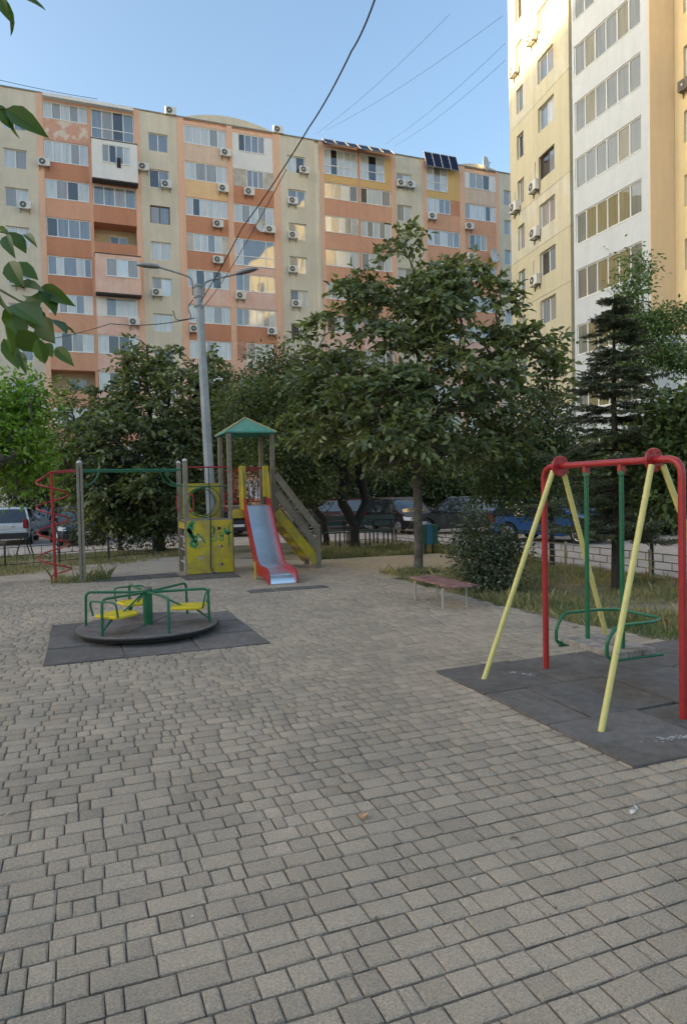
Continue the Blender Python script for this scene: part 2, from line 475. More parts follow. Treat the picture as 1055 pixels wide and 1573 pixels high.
pave = sheet('pavement', [(-9, -3), (5.62, -3), (5.62, 4), (5.85, 5.3), (5.62, 8.4), (5.55, 11.7), (5.6, 13.6), (5.3, 15.3), (2.4, 16.2), (-.3, 16.0), (-1.6, 15.6), (-9, 15.4)], 0.0, JOINT)
COURSE = 0.1222
def in_area(x, y):
    if y > 15.35 or x < -7.5: return False
    if y > 5.3: e = 5.85 - min(1, (y - 5.3) / 3) * .27
    else: e = 5.62 + max(0, (y - 4) / 1.3) * .23 if y > 4 else 5.62
    if y > 13.4 and x > 5.5 - (y - 13.4) * .25: return False
    return x < e
def in_view(x, y):
    c, s = math.cos(YAW), math.sin(YAW)
    X, Y = x * c - y * s, x * s + y * c
    return Y > 1.1 and abs(X) < Y * .58 + 1.0
MATS_RECT = [(-.40, 1.93, 7.40, 9.70), (3.02, 7.0, 3.14, 5.56), (1.9, 2.95, 13.62, 14.35), (2.62, 4.05, 11.30, 11.60)]
pav = []
row = 0
y = 0.6
while y < 15.6:
    x = -7.5 + random.uniform(0, .15)
    rh = COURSE
    while x < 6.0:
        w = random.choices([.180, .120, .092, .062], [.24, .38, .26, .12])[0]
        if x < .3 and random.random() < .22: w = random.choice([.180, .235])
        w *= random.uniform(.97, 1.03)
        cx, cy = x + w / 2, y + rh / 2
        x += w + .0
        # long soft waves, as laid by hand
        cyw = cy + .006 * math.sin(cx * 1.3 + 1.0) + .002 * math.sin(cx * 4.1 + row * .05)
        if not in_area(cx, cyw) or not in_view(cx, cyw): continue
        if any(a + .05 < cx - w / 2 and cx + w / 2 < b - .05 and c + .05 < cyw - rh / 2 and cyw + rh / 2 < d - .05 for a, b, c, d in MATS_RECT): continue
        pav.append((cx, cyw, w, rh))
    y += rh
    row += 1
def dist(p):
    c, s = math.cos(YAW), math.sin(YAW)
    X, Y = p[0] * c - p[1] * s, p[0] * s + p[1] * c
    off = 0 if (abs(X) < Y * .52 and Y > 2.1) else 50     # the ones inside the picture first
    return math.hypot(p[0], p[1]) - p[2] * 2 + off
pav.sort(key=dist)
def paver_shape(w, h):
    j, b, d = .0036, .0085, .006
    a0, a1 = w / 2 - j * .8, h / 2 - j * 1.6
    V = [(-a0, -a1, -.014), (a0, -a1, -.014), (a0, a1, -.014), (-a0, a1, -.014),
         (-a0, -a1, -d), (a0, -a1, -d), (a0, a1, -d), (-a0, a1, -d),
         (-a0 + b, -a1 + b, 0), (a0 - b, -a1 + b, 0), (a0 - b, a1 - b, 0), (-a0 + b, a1 - b, 0)]
    F = [(8, 9, 10, 11)]
    for k in range(4):
        n = (k + 1) % 4
        F += [(k, n, n + 4, k + 4), (k + 4, n + 4, n + 8, k + 8)]
    return V, F
PTOP = .014
for i, (cx, cy, w, h) in enumerate(pav[:300]):
    V, F = paver_shape(w, h)
    # small chips so no two stones are alike
    V = [(vx + random.gauss(0, .0012), vy + random.gauss(0, .0012), vz) for vx, vy, vz in V]
    me = bpy.data.meshes.new('paver'); me.from_pydata(V, [], F); me.materials.append(PAVER)
    o = link('paver', me, pave)
    o.location = (cx, cy, PTOP + random.gauss(0, .0012))
    o.rotation_euler = (random.gauss(0, .006), random.gauss(0, .006), random.gauss(0, .010))
rest = np.array(pav[300:])
V0, F0 = paver_shape(1, 1)
n = len(rest)
sh = np.array([paver_shape(w, h)[0] for _, _, w, h in rest])
tilt = RNG.normal(0, .006, (n, 2)); rz = RNG.normal(0, .010, n)
sh[:, :, 2] += sh[:, :, 0] * tilt[:, :1] + sh[:, :, 1] * tilt[:, 1:] + RNG.normal(0, .0015, n)[:, None] + PTOP
sx = sh[:, :, 0] - sh[:, :, 1] * rz[:, None]; sy = sh[:, :, 1] + sh[:, :, 0] * rz[:, None]
sh[:, :, 0] = sx + rest[:, 0:1]; sh[:, :, 1] = sy + rest[:, 1:2]
F = np.array(F0)[None] + (np.arange(n) * 12)[:, None, None]
tag(mesh_np('paver_field', sh.reshape(-1, 3), F.reshape(-1, 4), PAVER, pave), kind='stuff')

# blown sand lying over the far courses, thinning towards the camera
def grains(name, n, fn, material, smin, smax, zbase):
    P = np.array([fn() for _ in range(n)])
    P = P[[in_view(x, y) for x, y in P]]
    n = len(P)
    r = RNG.uniform(smin, smax, n); a = RNG.uniform(0, 6.28, n)
    ang = a[:, None] + np.array([0, 2.1, 4.2])[None] + RNG.normal(0, .3, (n, 3))
    base = np.stack([P[:, 0:1] + np.cos(ang) * r[:, None], P[:, 1:2] + np.sin(ang) * r[:, None], np.full((n, 3), zbase - .002)], -1)
    top = np.stack([P[:, 0], P[:, 1], zbase + r * .55], -1)[:, None]
    V = np.concatenate([base, top], 1).reshape(-1, 3)
    F = np.array([(0, 1, 3), (1, 2, 3), (2, 0, 3)])[None] + (np.arange(n) * 4)[:, None, None]
    return tag(mesh_np(name, V, F.reshape(-1, 3), material), kind='stuff')
sheet('sand_patch', [(-9, 15.3), (-3, 15.2), (-1.5, 15.32), (0, 15.2), (1.6, 15.3), (3, 15.2), (4.9, 15.3), (5.2, 14.4), (5.45, 13.2), (5.6, 12.3), (6.1, 12.1), (6.9, 12.5), (8.0, 13.6), (9.4, 14.9), (9.3, 16.0), (5.2, 16.2), (3.9, 17.5), (2.6, 19.3), (.2, 18.2), (-1.5, 16.6), (-9, 16.5)], 0.004, SAND)
sheet('path', [(5.35, 12.15), (6.0, 11.75), (6.6, 11.9), (7.6, 12.7), (8.7, 13.9), (9.75, 15.2), (9.6, 16.1), (7.4, 15.95), (5.3, 15.9), (4.95, 15.2), (5.2, 14.2), (5.5, 13.2)], 0.009, PATHM)
o = grains('gravel_crumbs', 16000, lambda: (random.uniform(-6, 5.6), 15.6 - abs(random.gauss(0, 2.2))), SAND, .004, .016, .016)
o['label'] = 'scattered sand and grit lying on the far paving'; o['category'] = 'grit'

# moss and tiny weeds rooted in some of the joints
wv, wf = [], []
for k in range(130):
    cx, cy, w, h = random.choice(pav[:3500])
    x, y_ = (cx + random.uniform(-w, w) / 2, cy + h / 2) if random.random() < .6 else (cx + w / 2, cy + random.uniform(-h, h) / 2)
    for b in range(random.randint(5, 14)):
        a = random.uniform(0, 6.28); hh = random.uniform(.006, .022); q = Vector((x + random.gauss(0, .012), y_ + random.gauss(0, .004), .008))
        d_ = Vector((math.cos(a), math.sin(a), 0)); sd_ = Vector((-d_.y, d_.x, 0)) * .0016
        o_ = len(wv); wv += [q - sd_, q + sd_, q + d_ * hh * .6 + Vector((0, 0, hh))]; wf.append((o_, o_ + 1, o_ + 2))
o = MB().add(wv, wf).build('joint_weeds', mat('joint_weed', (.10, .12, .04), .8, .3, 20))
tag(o, 'tiny weeds and moss in the joints of the paving', 'weeds', kind='stuff')

# rubber safety tiles
def mat_tiles(name, label, x0, x1, y0, y1, nx, ny, z, lift=.006, skew=0):
    root = thing(name, label, 'rubber mat', ((x0 + x1) / 2, (y0 + y1) / 2, 0))
    cx, cy = (x0 + x1) / 2, (y0 + y1) / 2
    tw, th = (x1 - x0) / nx, (y1 - y0) / ny
    for j in range(ny):
        sh_ = skew * (j % 2)
        for i in range(nx + (1 if sh_ else 0)):
            a = x0 + (i - sh_) * tw; b = a + tw
            a, b = max(a, x0), min(b, x1)
            if b - a < .06: continue
            c = y0 + j * th; d = c + th
            g = .007
            zz = [z + random.uniform(-lift, lift) for _ in range(4)]
            q = [(a + g - cx, c + g - cy), (b - g - cx, c + g - cy), (b - g - cx, d - g - cy), (a + g - cx, d - g - cy)]
            q = [(u + random.gauss(0, .008), v + random.gauss(0, .008)) for u, v in q]
            MB().hexa([(*q[0], .0), (*q[1], .0), (*q[2], .0), (*q[3], .0), (*q[0], zz[0]), (*q[1], zz[1]), (*q[2], zz[2]), (*q[3], zz[3])]).build('rubber_tile', RUBBER, root, bevel=.006, seg=1)
    return root
swm = mat_tiles('rubber_mat', 'dark grey rubber tile mat under the two-post red swing', 3.02, 7.0, 3.14, 5.56, 5, 3, .032, .007, .5)
mat_tiles('rubber_mat', 'square dark rubber tile mat under the green carousel', -.40, 1.93, 7.40, 9.70, 3, 3, .031, .009)
mat_tiles('rubber_mat', 'small dark rubber mat in front of the yellow climbing panel', 1.88, 2.98, 13.62, 14.36, 2, 1, .033)
mat_tiles('rubber_mat', 'narrow rubber strip at the foot of the slide', 2.62, 4.05, 11.30, 11.62, 3, 1, .030)
mat_tiles('rubber_mat', 'long dark rubber strip under the green monkey bars', .25, 1.86, 14.25, 14.9, 3, 1, .036)
# pale chalk dust rubbed into the swing mat: loose flakes in a few smears
def chalk_smear(cx, cy, dx, dy, n, sp):
    V, F = [], []
    for k in range(n):
        f = random.gauss(0, .5); x = cx + dx * f + random.gauss(0, sp); y_ = cy + dy * f + random.gauss(0, sp)
        r = random.uniform(.002, .008); a = random.uniform(0, 6.28)
        o_ = len(V)
        for q in range(3):
            V.append((x + r * math.cos(a + q * 2.1) * (2.2 if dx > .05 else 1), y_ + r * math.sin(a + q * 2.1), .0405 + k * 1e-6))
        F.append((o_, o_ + 1, o_ + 2))
    MB().add(V, F).build('chalk_smear', CHALK, swm)['kind'] = 'stuff'
chalk_smear(-1.34, .72, .05, -.04, 90, .028)
chalk_smear(-1.42, .82, .03, 0, 70, .015)
chalk_smear(-1.30, -1.00, .28, -.05, 150, .018)
chalk_smear(-1.15, -1.09, .22, .02, 80, .012)
chalk_smear(-.55, -.45, .12, -.02, 60, .01)

# ------------------------------------------------------------------ red and yellow swing
t = thing('swing', 'red and pale yellow metal swing frame with green bench seat on rubber mat', 'swing', (3.97, 4.43, 0.03))
def rel(p): return Vector(p) - Vector((3.97, 4.43, 0.03))
X = 3.97
path = rounded([(X, 5.20, .0), (X, 5.20, 1.885), (X, 3.66, 1.885), (X, 3.66, .0)], .13, 7)
MB().tube([rel(p) for p in path], .0275, 12).build('frame', RED, t, smooth=True)
for yy, yf in ((4.97, 5.13), (3.91, 3.68)):
    d = MB().lathe([(.085, -.012), (.09, -.006), (.09, .006), (.085, .012)], rel((X, yy, 1.885)), 28, 'y')
    for k in range(6):
        a = k * math.pi / 3
        d.lathe([(.008, -.022), (.008, .022)], rel((X + .065 * math.cos(a), yy, 1.885 + .065 * math.sin(a))), 8, 'y')
    d.build('disc_plate', RED, t, smooth=True)
    for sx in (-1, 1):
        top = (X + sx * .055, yy + (.03 if yy > 4.4 else -.03), 1.845)
        foot = (X + sx * .725, yf, .0)
        MB().tube([rel(top), rel(foot)], .0225, 12).build('leg', YEL, t, smooth=True)
for yy in (4.64, 4.24):
    h = MB().box(-.025, .025, -.02, .02, -.09, -.02)
    h.v = [tuple(Vector(v) + rel((X, yy, 1.885))) for v in h.v]
    h.build('bracket', RED, t, bevel=.005)
    hk = MB().tube([rel((X - .03, yy - .02, 1.80)), rel((X + .03, yy + .02, 1.80))], .021, 10)
    hk.build('pivot', GREEN, t, smooth=True)
    MB().tube([rel((X, yy, 1.81)), rel((X, yy, .385))], .0185, 10).build('hanger', GREEN, t, smooth=True)
ZS = .385
for yy in (4.72, 4.18):
    y1 = 4.72 if yy > 4.4 else 4.18
arm = rounded([(3.80, 4.76, ZS - .02), (3.74, 4.76, ZS), (3.74, 4.76, ZS + .12), (3.83, 4.77, ZS + .235), (4.20, 4.77, ZS + .235), (4.36, 4.70, ZS + .235),
               (4.36, 4.24, ZS + .235), (4.20, 4.15, ZS + .235), (3.83, 4.15, ZS + .235), (3.74, 4.16, ZS + .12), (3.74, 4.16, ZS), (3.80, 4.16, ZS - .02)], .05, 4)
MB().tube([rel(p) for p in arm], .0145, 8).build('guard_rail', GREEN, t, smooth=True)
for yy in (4.76, 4.16):
    MB().tube([rel((3.77, yy, ZS - .035)), rel((4.30, yy, ZS - .035))], .0145, 8).build('seat_rail', GREEN, t, smooth=True)
for k in range(3):
    x0 = 3.80 + k * .138
    MB().box(x0, x0 + .130, 4.135, 4.785, ZS - .022, ZS + .028).build('seat_plank', SEATW, t, bevel=.006).location = -Vector((3.97, 4.43, 0.03))

# ------------------------------------------------------------------ carousel
CC = Vector((.73, 8.66, .034))
t = thing('carousel', 'green metal carousel with three yellow seats on round dark platform', 'carousel', CC)
MB().lathe([(.80, .03), (.80, .05)], (0, 0, 0), 48).build('skirt', BLACK, t, smooth=True)
deck_n = 6
for k in range(deck_n):
    a0, a1 = k * 2 * math.pi / deck_n + .006, (k + 1) * 2 * math.pi / deck_n - .006
    pts = [(.03 * math.cos((a0 + a1) / 2), .03 * math.sin((a0 + a1) / 2))] + [(.84 * math.cos(a0 + (a1 - a0) * i / 10), .84 * math.sin(a0 + (a1 - a0) * i / 10)) for i in range(11)]
    MB().extrude(pts, 'z', .062, .092 + random.uniform(-.003, .003)).build('deck_plate', DKPLATE, t, bevel=.004, seg=1)
MB().tube([(.845 * math.cos(i * math.pi / 24), .845 * math.sin(i * math.pi / 24), .076) for i in range(48)], .012, 8, closed=True).build('rim', BLACK, t, smooth=True)
MB().lathe([(.058, .09), (.058, .52)], (0, 0, 0), 20).build('hub', GREEN, t, smooth=True)
MB().lathe([(.062, .515), (.05, .545), (.02, .55)], (0, 0, 0), 20).build('hub_cap', DKPLATE, t, smooth=True)
A0 = -YAW          # angles are measured from the viewer's right hand
HR = .505
for k in range(6):
    a = A0 + R_(4) + k * math.pi / 3
    c, s = math.cos(a), math.sin(a)
    P = rounded([(.05 * c, .05 * s, HR - .02), (.735 * c, .735 * s, HR), (.745 * c, .745 * s, .085)], .07, 5)
    MB().tube(P, .0165, 10).build('hand_rail', GREEN, t, smooth=True)
    if k % 2 == 0:
        # seat carried by this rail's post, with a hoop behind and a brace in front
        ax, ay = Vector((c, s, 0)), Vector((-s, c, 0))
        out = []
        for (u, v) in [(.30, -.12), (.38, -.185), (.66, -.185), (.70, -.15), (.70, .15), (.66, .185), (.38, .185), (.30, .12)]:
            out.append(ax * u + ay * v)
        V = [(p.x, p.y, .275) for p in out] + [(p.x, p.y, .312) for p in out]
        N = len(out)
        mb = MB().add(V, [tuple(range(N - 1, -1, -1)), tuple(range(N, 2 * N))] + [(i, (i + 1) % N, (i + 1) % N + N, i + N) for i in range(N)])
        mb.build('seat', YSEAT, t, bevel=.012, seg=3)
        hp = [ax * .69 + ay * .19 + Vector((0, 0, .30)), ax * .73 + ay * .20 + Vector((0, 0, .475)), ax * .73 - ay * .20 + Vector((0, 0, .475)), ax * .69 - ay * .19 + Vector((0, 0, .30))]
        MB().tube(rounded(hp, .06, 5), .0115, 8).build('backrest_hoop', GREEN, t, smooth=True)
        MB().tube([ax * .07 + Vector((0, 0, .48)), ax * .42 + Vector((0, 0, .30))], .012, 8).build('brace', GREEN, t, smooth=True)
        MB().tube([ax * .735 + Vector((0, 0, .14)), ax * .56 + Vector((0, 0, .275))], .012, 8).build('seat_bracket', GREEN, t, smooth=True)

# ------------------------------------------------------------------ climbing tower, slide, monkey bars, spiral
t = thing('play_tower', 'wooden play tower with green roof, yellow climbing panel, slide and stairs', 'play tower', (3.45, 14.9, 0))
O = Vector((3.45, 14.9, 0))
def B(name, x0, x1, y0, y1, z0, z1, m_, bev=.008, par=t):
    return MB().box(x0 - O.x, x1 - O.x, y0 - O.y, y1 - O.y, z0, z1).build(name, m_, par, bevel=bev)
def T(name, pts, r, m_, n=8, par=t):
    return MB().tube([Vector(p) - O for p in pts], r, n).build(name, m_, par, smooth=True)
P_ = .092
YF, YB = 14.40, 15.38
for (x, yy, h) in [(2.0, YF, 2.40), (2.0, YB, 2.40)]:
    p = B('post', x, x + P_, yy, yy + P_, 0, h, WOOD)
    MB().lathe([(.055, h), (.055, h + .02), (.03, h + .045), (.005, h + .055)], (x + P_ / 2 - O.x, yy + P_ / 2 - O.y, 0), 10).build('cap', GALV, p, smooth=True)
for x in (2.93, 3.87):
    for yy in (YF, YB):
        B('post', x, x + P_, yy, yy + P_, 0, 3.02, WOOD)
        MB().lathe([(.014, 0), (.014, -.012)], (x + P_ / 2 - O.x, yy - O.y, 2.95), 8, 'y').build('bolt', GALV, t)
# floors
for k in range(7):
    B('floor_board', 2.05, 2.97, YF + .03 + k * .14, YF + .16 + k * .14, 1.125, 1.165, WOOD)
for k in range(7):
    B('floor_board', 2.98, 3.92, YF + .03 + k * .14, YF + .16 + k * .14, 1.405, 1.445, WOOD)
B('floor_beam', 2.0, 2.98, YF - .012, YF + .03, 1.09, 1.185, WOOD)
B('floor_beam', 2.98, 3.96, YF + .02, YF + .06, 1.30, 1.40, WOOD)
B('floor_beam', 2.98, 3.96, YB + .02, YB + .06, 1.30, 1.40, WOOD)
# yellow panel with hand holes: outline cut from the sheet
def holed_panel(name, x0, x1, z0, z1, y0, th, holes, m_):
    bm = bmesh.new()
    outer = [bm.verts.new((x, 0, z)) for x, z in [(x0, z0), (x1, z0), (x1, z1), (x0, z1)]]
    edges = [bm.edges.new((outer[i], outer[(i + 1) % 4])) for i in range(4)]
    for (hx, hz, hr, hs) in holes:
        ring = [bm.verts.new((hx + hr * math.cos(k * math.pi / 10), 0, hz + hs * math.sin(k * math.pi / 10))) for k in range(20)]
        edges += [bm.edges.new((ring[i], ring[(i + 1) % 20])) for i in range(20)]
    bmesh.ops.triangle_fill(bm, use_beauty=True, edges=edges)
    r = bmesh.ops.extrude_face_region(bm, geom=bm.faces[:])
    bmesh.ops.translate(bm, vec=(0, th, 0), verts=[v for v in r['geom'] if isinstance(v, bmesh.types.BMVert)])
    bmesh.ops.recalc_face_normals(bm, faces=bm.faces)
    bmesh.ops.translate(bm, vec=(-O.x, y0 - O.y, 0), verts=bm.verts)
    me = bpy.data.meshes.new(name); bm.to_mesh(me); bm.free(); me.materials.append(m_)
    return link(name, me, t)
px = lambda a: 2.03 + (a - 150) / (860 - 150) * .96
pz = lambda b: 1.155 - (b - 190) / (975 - 190) * 1.105
panel = holed_panel('climbing_panel', 2.03, 2.99, .05, 1.155, YF - .03, .022,
                    [(px(655), pz(315), .052, .036), (px(350), pz(465), .058, .034), (px(662), pz(585), .058, .036), (px(360), pz(740), .060, .040), (px(672), pz(857), .056, .036)], YPAN)
tag(panel, 'yellow board with oval hand holes and green spray scrawl')
for (a, b) in [(165, 215), (830, 245), (190, 890), (840, 850), (405, 285), (432, 565), (548, 930)]:
    MB().lathe([(.010, 0), (.010, -.010)], (px(a) - O.x, YF - .03 - O.y, pz(b)), 8, 'y').build('bolt', BLACK, panel)
# spray scrawl as painted strokes 2 mm proud
SPRAY = mat('green_spray', (0.02, 0.22, 0.09), 0.6, 0.15, 12)
SPRAYL = mat('thin_green_spray', (0.14, 0.30, 0.08), 0.6, 0.15, 12)
def stroke(pts, w, m_):
    pts = [Vector((px(a) - O.x, 0, pz(b))) for a, b in pts]
    V, F = [], []
    for i, p in enumerate(pts):
        a = pts[max(i - 1, 0)]; b = pts[min(i + 1, len(pts) - 1)]
        tt = (b - a).normalized() if (b - a).length else Vector((1, 0, 0))
        nn = Vector((-tt.z, 0, tt.x)) * (w * .0023 / 2)
        yy = YF - .0325 - O.y
        V += [(p.x + nn.x, yy, p.z + nn.z), (p.x - nn.x, yy, p.z - nn.z)]
        if i: F.append((2 * i - 2, 2 * i - 1, 2 * i + 1, 2 * i))
    MB().add(V, F).build('paint_stroke', m_, panel)
stroke([(265, 205), (225, 235), (190, 285), (180, 330), (215, 360), (200, 400), (235, 430)], 34, SPRAY)
stroke([(180, 300), (190, 350), (230, 380), (250, 420), (240, 470), (215, 520), (230, 560), (270, 580), (300, 540), (285, 490), (245, 480)], 30, SPRAY)
stroke([(235, 250), (240, 300), (215, 340)], 22, SPRAY)
stroke([(240, 440), (290, 430), (325, 380), (350, 420), (385, 450), (410, 490), (430, 530)], 16, SPRAY)
stroke([(260, 520), (310, 470), (300, 420)], 14, SPRAY)
stroke([(505, 300), (560, 290), (585, 330), (565, 385), (510, 390)], 15, SPRAYL)
stroke([(575, 280), (570, 400)], 11, SPRAYL)
stroke([(505, 435), (590, 430), (615, 460), (595, 495), (510, 500), (500, 470)], 16, SPRAYL)
stroke([(690, 370), (650, 385), (660, 420), (700, 430), (715, 465), (690, 505), (655, 495), (665, 455), (705, 420), (720, 385)], 15, SPRAYL)
stroke([(735, 310), (740, 370), (760, 400), (800, 400), (835, 370)], 18, SPRAY)
stroke([(808, 275), (800, 350), (805, 450), (800, 590)], 11, SPRAY)
stroke([(765, 350), (790, 420), (820, 380), (770, 390)], 16, SPRAY)
# left side wall strips and kick board seen past the left posts
B('side_board', 2.005, 2.03, YF + .1, YB, .98, 1.12, YPAN)
for k in range(3):
    T('rung', [(2.05, YF + .08, .25 + k * .27), (2.05, YB, .25 + k * .27)], .014, GALV)
B('bottom_board', 2.02, 3.0, YF - .005, YF + .03, .0, .05, WOOD)
# bars above the panel
T('cross_bar', [(2.09, YF + .05, 2.27), (2.93, YF + .05, 2.27)], .017, RED)
T('cross_bar', [(2.09, YF + .03, 1.865), (2.93, YF + .03, 1.865)], .013, GREEN)
for cx_, rr in ((2.52, .33), (2.44, .31)):
    T('hoop', [Vector((cx_, YF + .45 if rr > .32 else YF + .62, 1.53)) + Vector((rr * math.cos(a), 0, rr * math.sin(a))) for a in [i * math.pi / 12 for i in range(25)]], .011, GREEN)
ring = holed_panel('porthole_panel', 2.09, 2.98, 1.17, 1.95, YB + .03, .022, [(2.555, 1.55, .315, .315)], YPAN)
for (x, sgn) in ((2.09, 1), (2.93, -1)):
    T('grab_handle', rounded([(x, YF + .01, 1.70), (x + sgn * .10, YF - .01, 1.70), (x + sgn * .10, YF - .01, 1.36), (x, YF + .01, 1.36)], .06, 4), .013, RED)
T('grab_handle', rounded([(1.995, YF + .6, 1.70), (1.93, YF + .6, 1.68), (1.93, YF + .6, 1.38), (1.995, YF + .6, 1.36)], .05, 4), .013, RED)
# rope from the red bar to the ground
T('rope', [(2.515, YF - .02, 2.27), (2.52, YF - .045, 1.8), (2.53, YF - .05, 1.2), (2.525, YF - .05, .9), (2.51, YF - .055, .35), (2.505, YF - .06, .18), (2.53, YF - .06, .10), (2.56, YF - .07, .03)], .010, mat('rope_dark', (0.02, 0.025, 0.05), .8, .2, 30))
MB().lathe([(.03, .02), (.03, .07)], (2.565 - O.x, YF - .075 - O.y, 0), 10).build('rope_anchor', mat('blue_plastic', (0.02, 0.06, 0.3), .5, .1, 8), t)
# roof: four boards, hip edges trimmed
RZ, RE = 3.37, 3.02
cxr, cyr = 3.445, YF + .535
hx, hy = .555, .60
cor = [(cxr - hx, cyr - hy), (cxr + hx, cyr - hy), (cxr + hx, cyr + hy), (cxr - hx, cyr + hy)]
for k in range(4):
    a, b = cor[k], cor[(k + 1) % 4]
    A_, B_, C_ = Vector((a[0] - O.x, a[1] - O.y, RE)), Vector((b[0] - O.x, b[1] - O.y, RE)), Vector((cxr - O.x, cyr - O.y, RZ))
    dn = Vector((0, 0, -.028))
    MB().add([A_, B_, C_, A_ + dn, B_ + dn, C_ + dn], [(0, 1, 2), (5, 4, 3), (0, 3, 4, 1), (1, 4, 5, 2), (2, 5, 3, 0)]).build('roof_board', GREENROOF, t)
    MB().tube([A_ + Vector((0, 0, .004)), C_ + Vector((0, 0, .012))], .014, 6).build('hip_trim', mat('chipped_edge', (.42, .36, .20), .8, .4, 40), t)
# railings round the upper deck
for yy, z0, z1, x0, x1 in ((YB + .05, 1.52, 2.22, 3.02, 3.87),):
    T('rail', [(x0, yy, z1), (x1, yy, z1)], .016, RED); T('rail', [(x0, yy, z0), (x1, yy, z0)], .016, RED)
    for k in range(8):
        x = x0 + .05 + k * (x1 - x0 - .1) / 7
        T('baluster', [(x, yy, z0), (x, yy, z1)], .009, RED)
T('rail', [(3.10, YF + .03, 2.24), (3.8, YF + .03, 2.24)], .017, RED)
for k in range(2):
    T('baluster', [(3.05 + k * .06, YF + .05, 1.48), (3.05 + k * .06, YF + .05, 2.24)], .010, RED)
# slide: yellow cheeks at the mouth, red sides, steel bed
def cheek(x0, x1, pts):
    return MB().extrude([(p[0] - O.y, p[1]) for p in pts], 'x', x0 - O.x, x1 - O.x)
B('slide_cheek', 3.145, 3.30, YF - .075, YF - .045, 1.36, 2.29, YPAN, .02)
B('slide_cheek', 3.66, 3.80, YF - .075, YF - .045, 1.62, 2.29, YPAN, .02)
cheek(3.175, 3.205, [(YF - .04, 1.36), (YF - .04, 2.25), (YF - .20, 2.10), (YF - .26, 1.60), (YF - .30, 1.36)]).build('slide_cheek', YPAN, t, bevel=.008)
cheek(3.755, 3.785, [(YF - .04, 1.36), (YF - .04, 2.25), (YF - .16, 2.1), (YF - .22, 1.60), (YF - .26, 1.36)]).build('slide_cheek', YPAN, t, bevel=.008)
B('slide_cheek', 3.0, 3.24, YF - .06, YF - .035, 1.18, 1.36, YPAN, .01)
top = [(14.38, 1.445), (14.12, 1.435), (13.60, .78), (13.20, .32), (13.08, .235), (12.92, .20), (12.45, .185), (12.32, .16), (12.24, .09), (12.22, .03)]
def offs(dz): return [(a, b + dz) for a, b in top]
side_top = [(14.36, 1.60), (14.06, 1.60), (13.55, .93), (13.16, .46), (13.04, .36), (12.90, .315), (12.45, .30), (12.30, .27), (12.19, .17), (12.17, .0)]
side_bot = [(12.30, .0), (12.36, .06), (12.50, .085), (12.9, .095), (13.1, .12), (13.28, .24), (13.68, .70), (14.16, 1.31), (14.36, 1.36)]
for x0 in (3.185, 3.715):
    cheek(x0, x0 + .032, side_top + side_bot).build('slide_side', RED, t, bevel=.006)
V, F = [], []
for i, (a, b) in enumerate(top):
    for xx in (3.217, 3.715):
        V += [(xx - O.x, a - O.y, b), (xx - O.x, a - O.y, b - .012)]
for i in range(len(top) - 1):
    k = i * 4
    F += [(k, k + 4, k + 6, k + 2), (k + 1, k + 3, k + 7, k + 5)]
MB().add(V, F).build('slide_bed', STEEL, t, smooth=True)
B('slide_leg', 3.16, 3.19, 13.13, 13.21, 0, .35, YPAN, .008)
B('slide_leg', 3.745, 3.775, 13.13, 13.21, 0, .35, YPAN, .008)
# stairs to the right
XS, XE = 3.96, 4.88
def slope(z0, z1, y, w, h, m_, name, x0=XS, x1=XE):
    MB().beam((x0 - O.x, y - O.y, z0), (x1 - O.x, y - O.y, z1), w, h).build(name, m_, t, bevel=.006)
for yy in (YF - .02, YF + .82):
    slope(2.10, .90, yy, .03, .15, WOOD, 'hand_rail')
    slope(1.70, .50, yy, .03, .15, WOOD, 'hand_rail')
    slope(1.30, .14, yy + .01, .03, .20, YPAN, 'stringer')
    B('newel_post', XE - .03, XE + .075, yy - .03, yy + .05, 0, .98, WOOD)
for k in range(5):
    f = (k + .5) / 5
    x = XS + (XE - XS) * f; z = 1.26 - 1.16 * f
    B('tread', x - .10, x + .10, YF + .01, YF + .80, z - .02, z + .02, WOOD)
    B('riser', x - .10, x - .07, YF + .02, YF + .79, z + .02, z + .10, YPAN, .004)

t = thing('monkey_bars', 'green overhead monkey bars on a grey timber post beside red spiral', 'monkey bars', (0, 14.6, 0))
O = Vector((0, 14.6, 0))
for yy in (YF + .03, YB):
    p = MB().box(-.06, .06, yy - O.y, yy + .09 - O.y, 0, 2.37).build('post', WOOD, t, bevel=.01)
    MB().lathe([(.055, 2.37), (.055, 2.39), (.03, 2.415), (.005, 2.425)], (0, yy + .045 - O.y, 0), 10).build('cap', GALV, p, smooth=True)
    for sgn in (-1,):
        MB().box(-.008, .008, yy - .002 - O.y, yy + .002 - O.y, .05, 2.3).build('groove', BARKD, p)
    T('rail', [(.06, yy + .045, 2.225), (2.0, yy + .045, 2.225)], .022, GREEN, 10, t)
    T('brace', arc((.06, yy + .045, 2.225), .30, -math.pi / 2, 0, 8, (1, 0, 0), (0, 0, 1)), .014, GREEN, 8, t)
    T('brace', arc((2.0, yy + .045, 2.225), .34, math.pi, 1.5 * math.pi, 8, (1, 0, 0), (0, 0, 1)), .014, GREEN, 8, t)
for k in range(6):
    x = .3 + k * .29
    T('rung', [(x, YF + .075, 2.225), (x, YB + .045, 2.225)], .014, GREEN, 8, t)
t = thing('spiral_climber', 'red spiral climbing pole left of the grey timber post', 'climber', (-.5, 14.6, 0))
O = Vector((-.5, 14.6, 0))
T('pole', [(-.5, 14.6, 0), (-.52, 14.6, 2.19)], .028, RED, 10, t)
hel = []
for i in range(0, 145):
    f = i / 144
    a = R_(170) + f * 2 * math.pi * 3.9
    r = .29
    hel.append((-.51 + r * math.cos(a) * (1 if f < .96 else (1 - f) / .04 * .6 + .4), 14.6 + r * math.sin(a), 2.02 - 1.92 * f))
T('helix', hel, .0165, RED, 8, t)
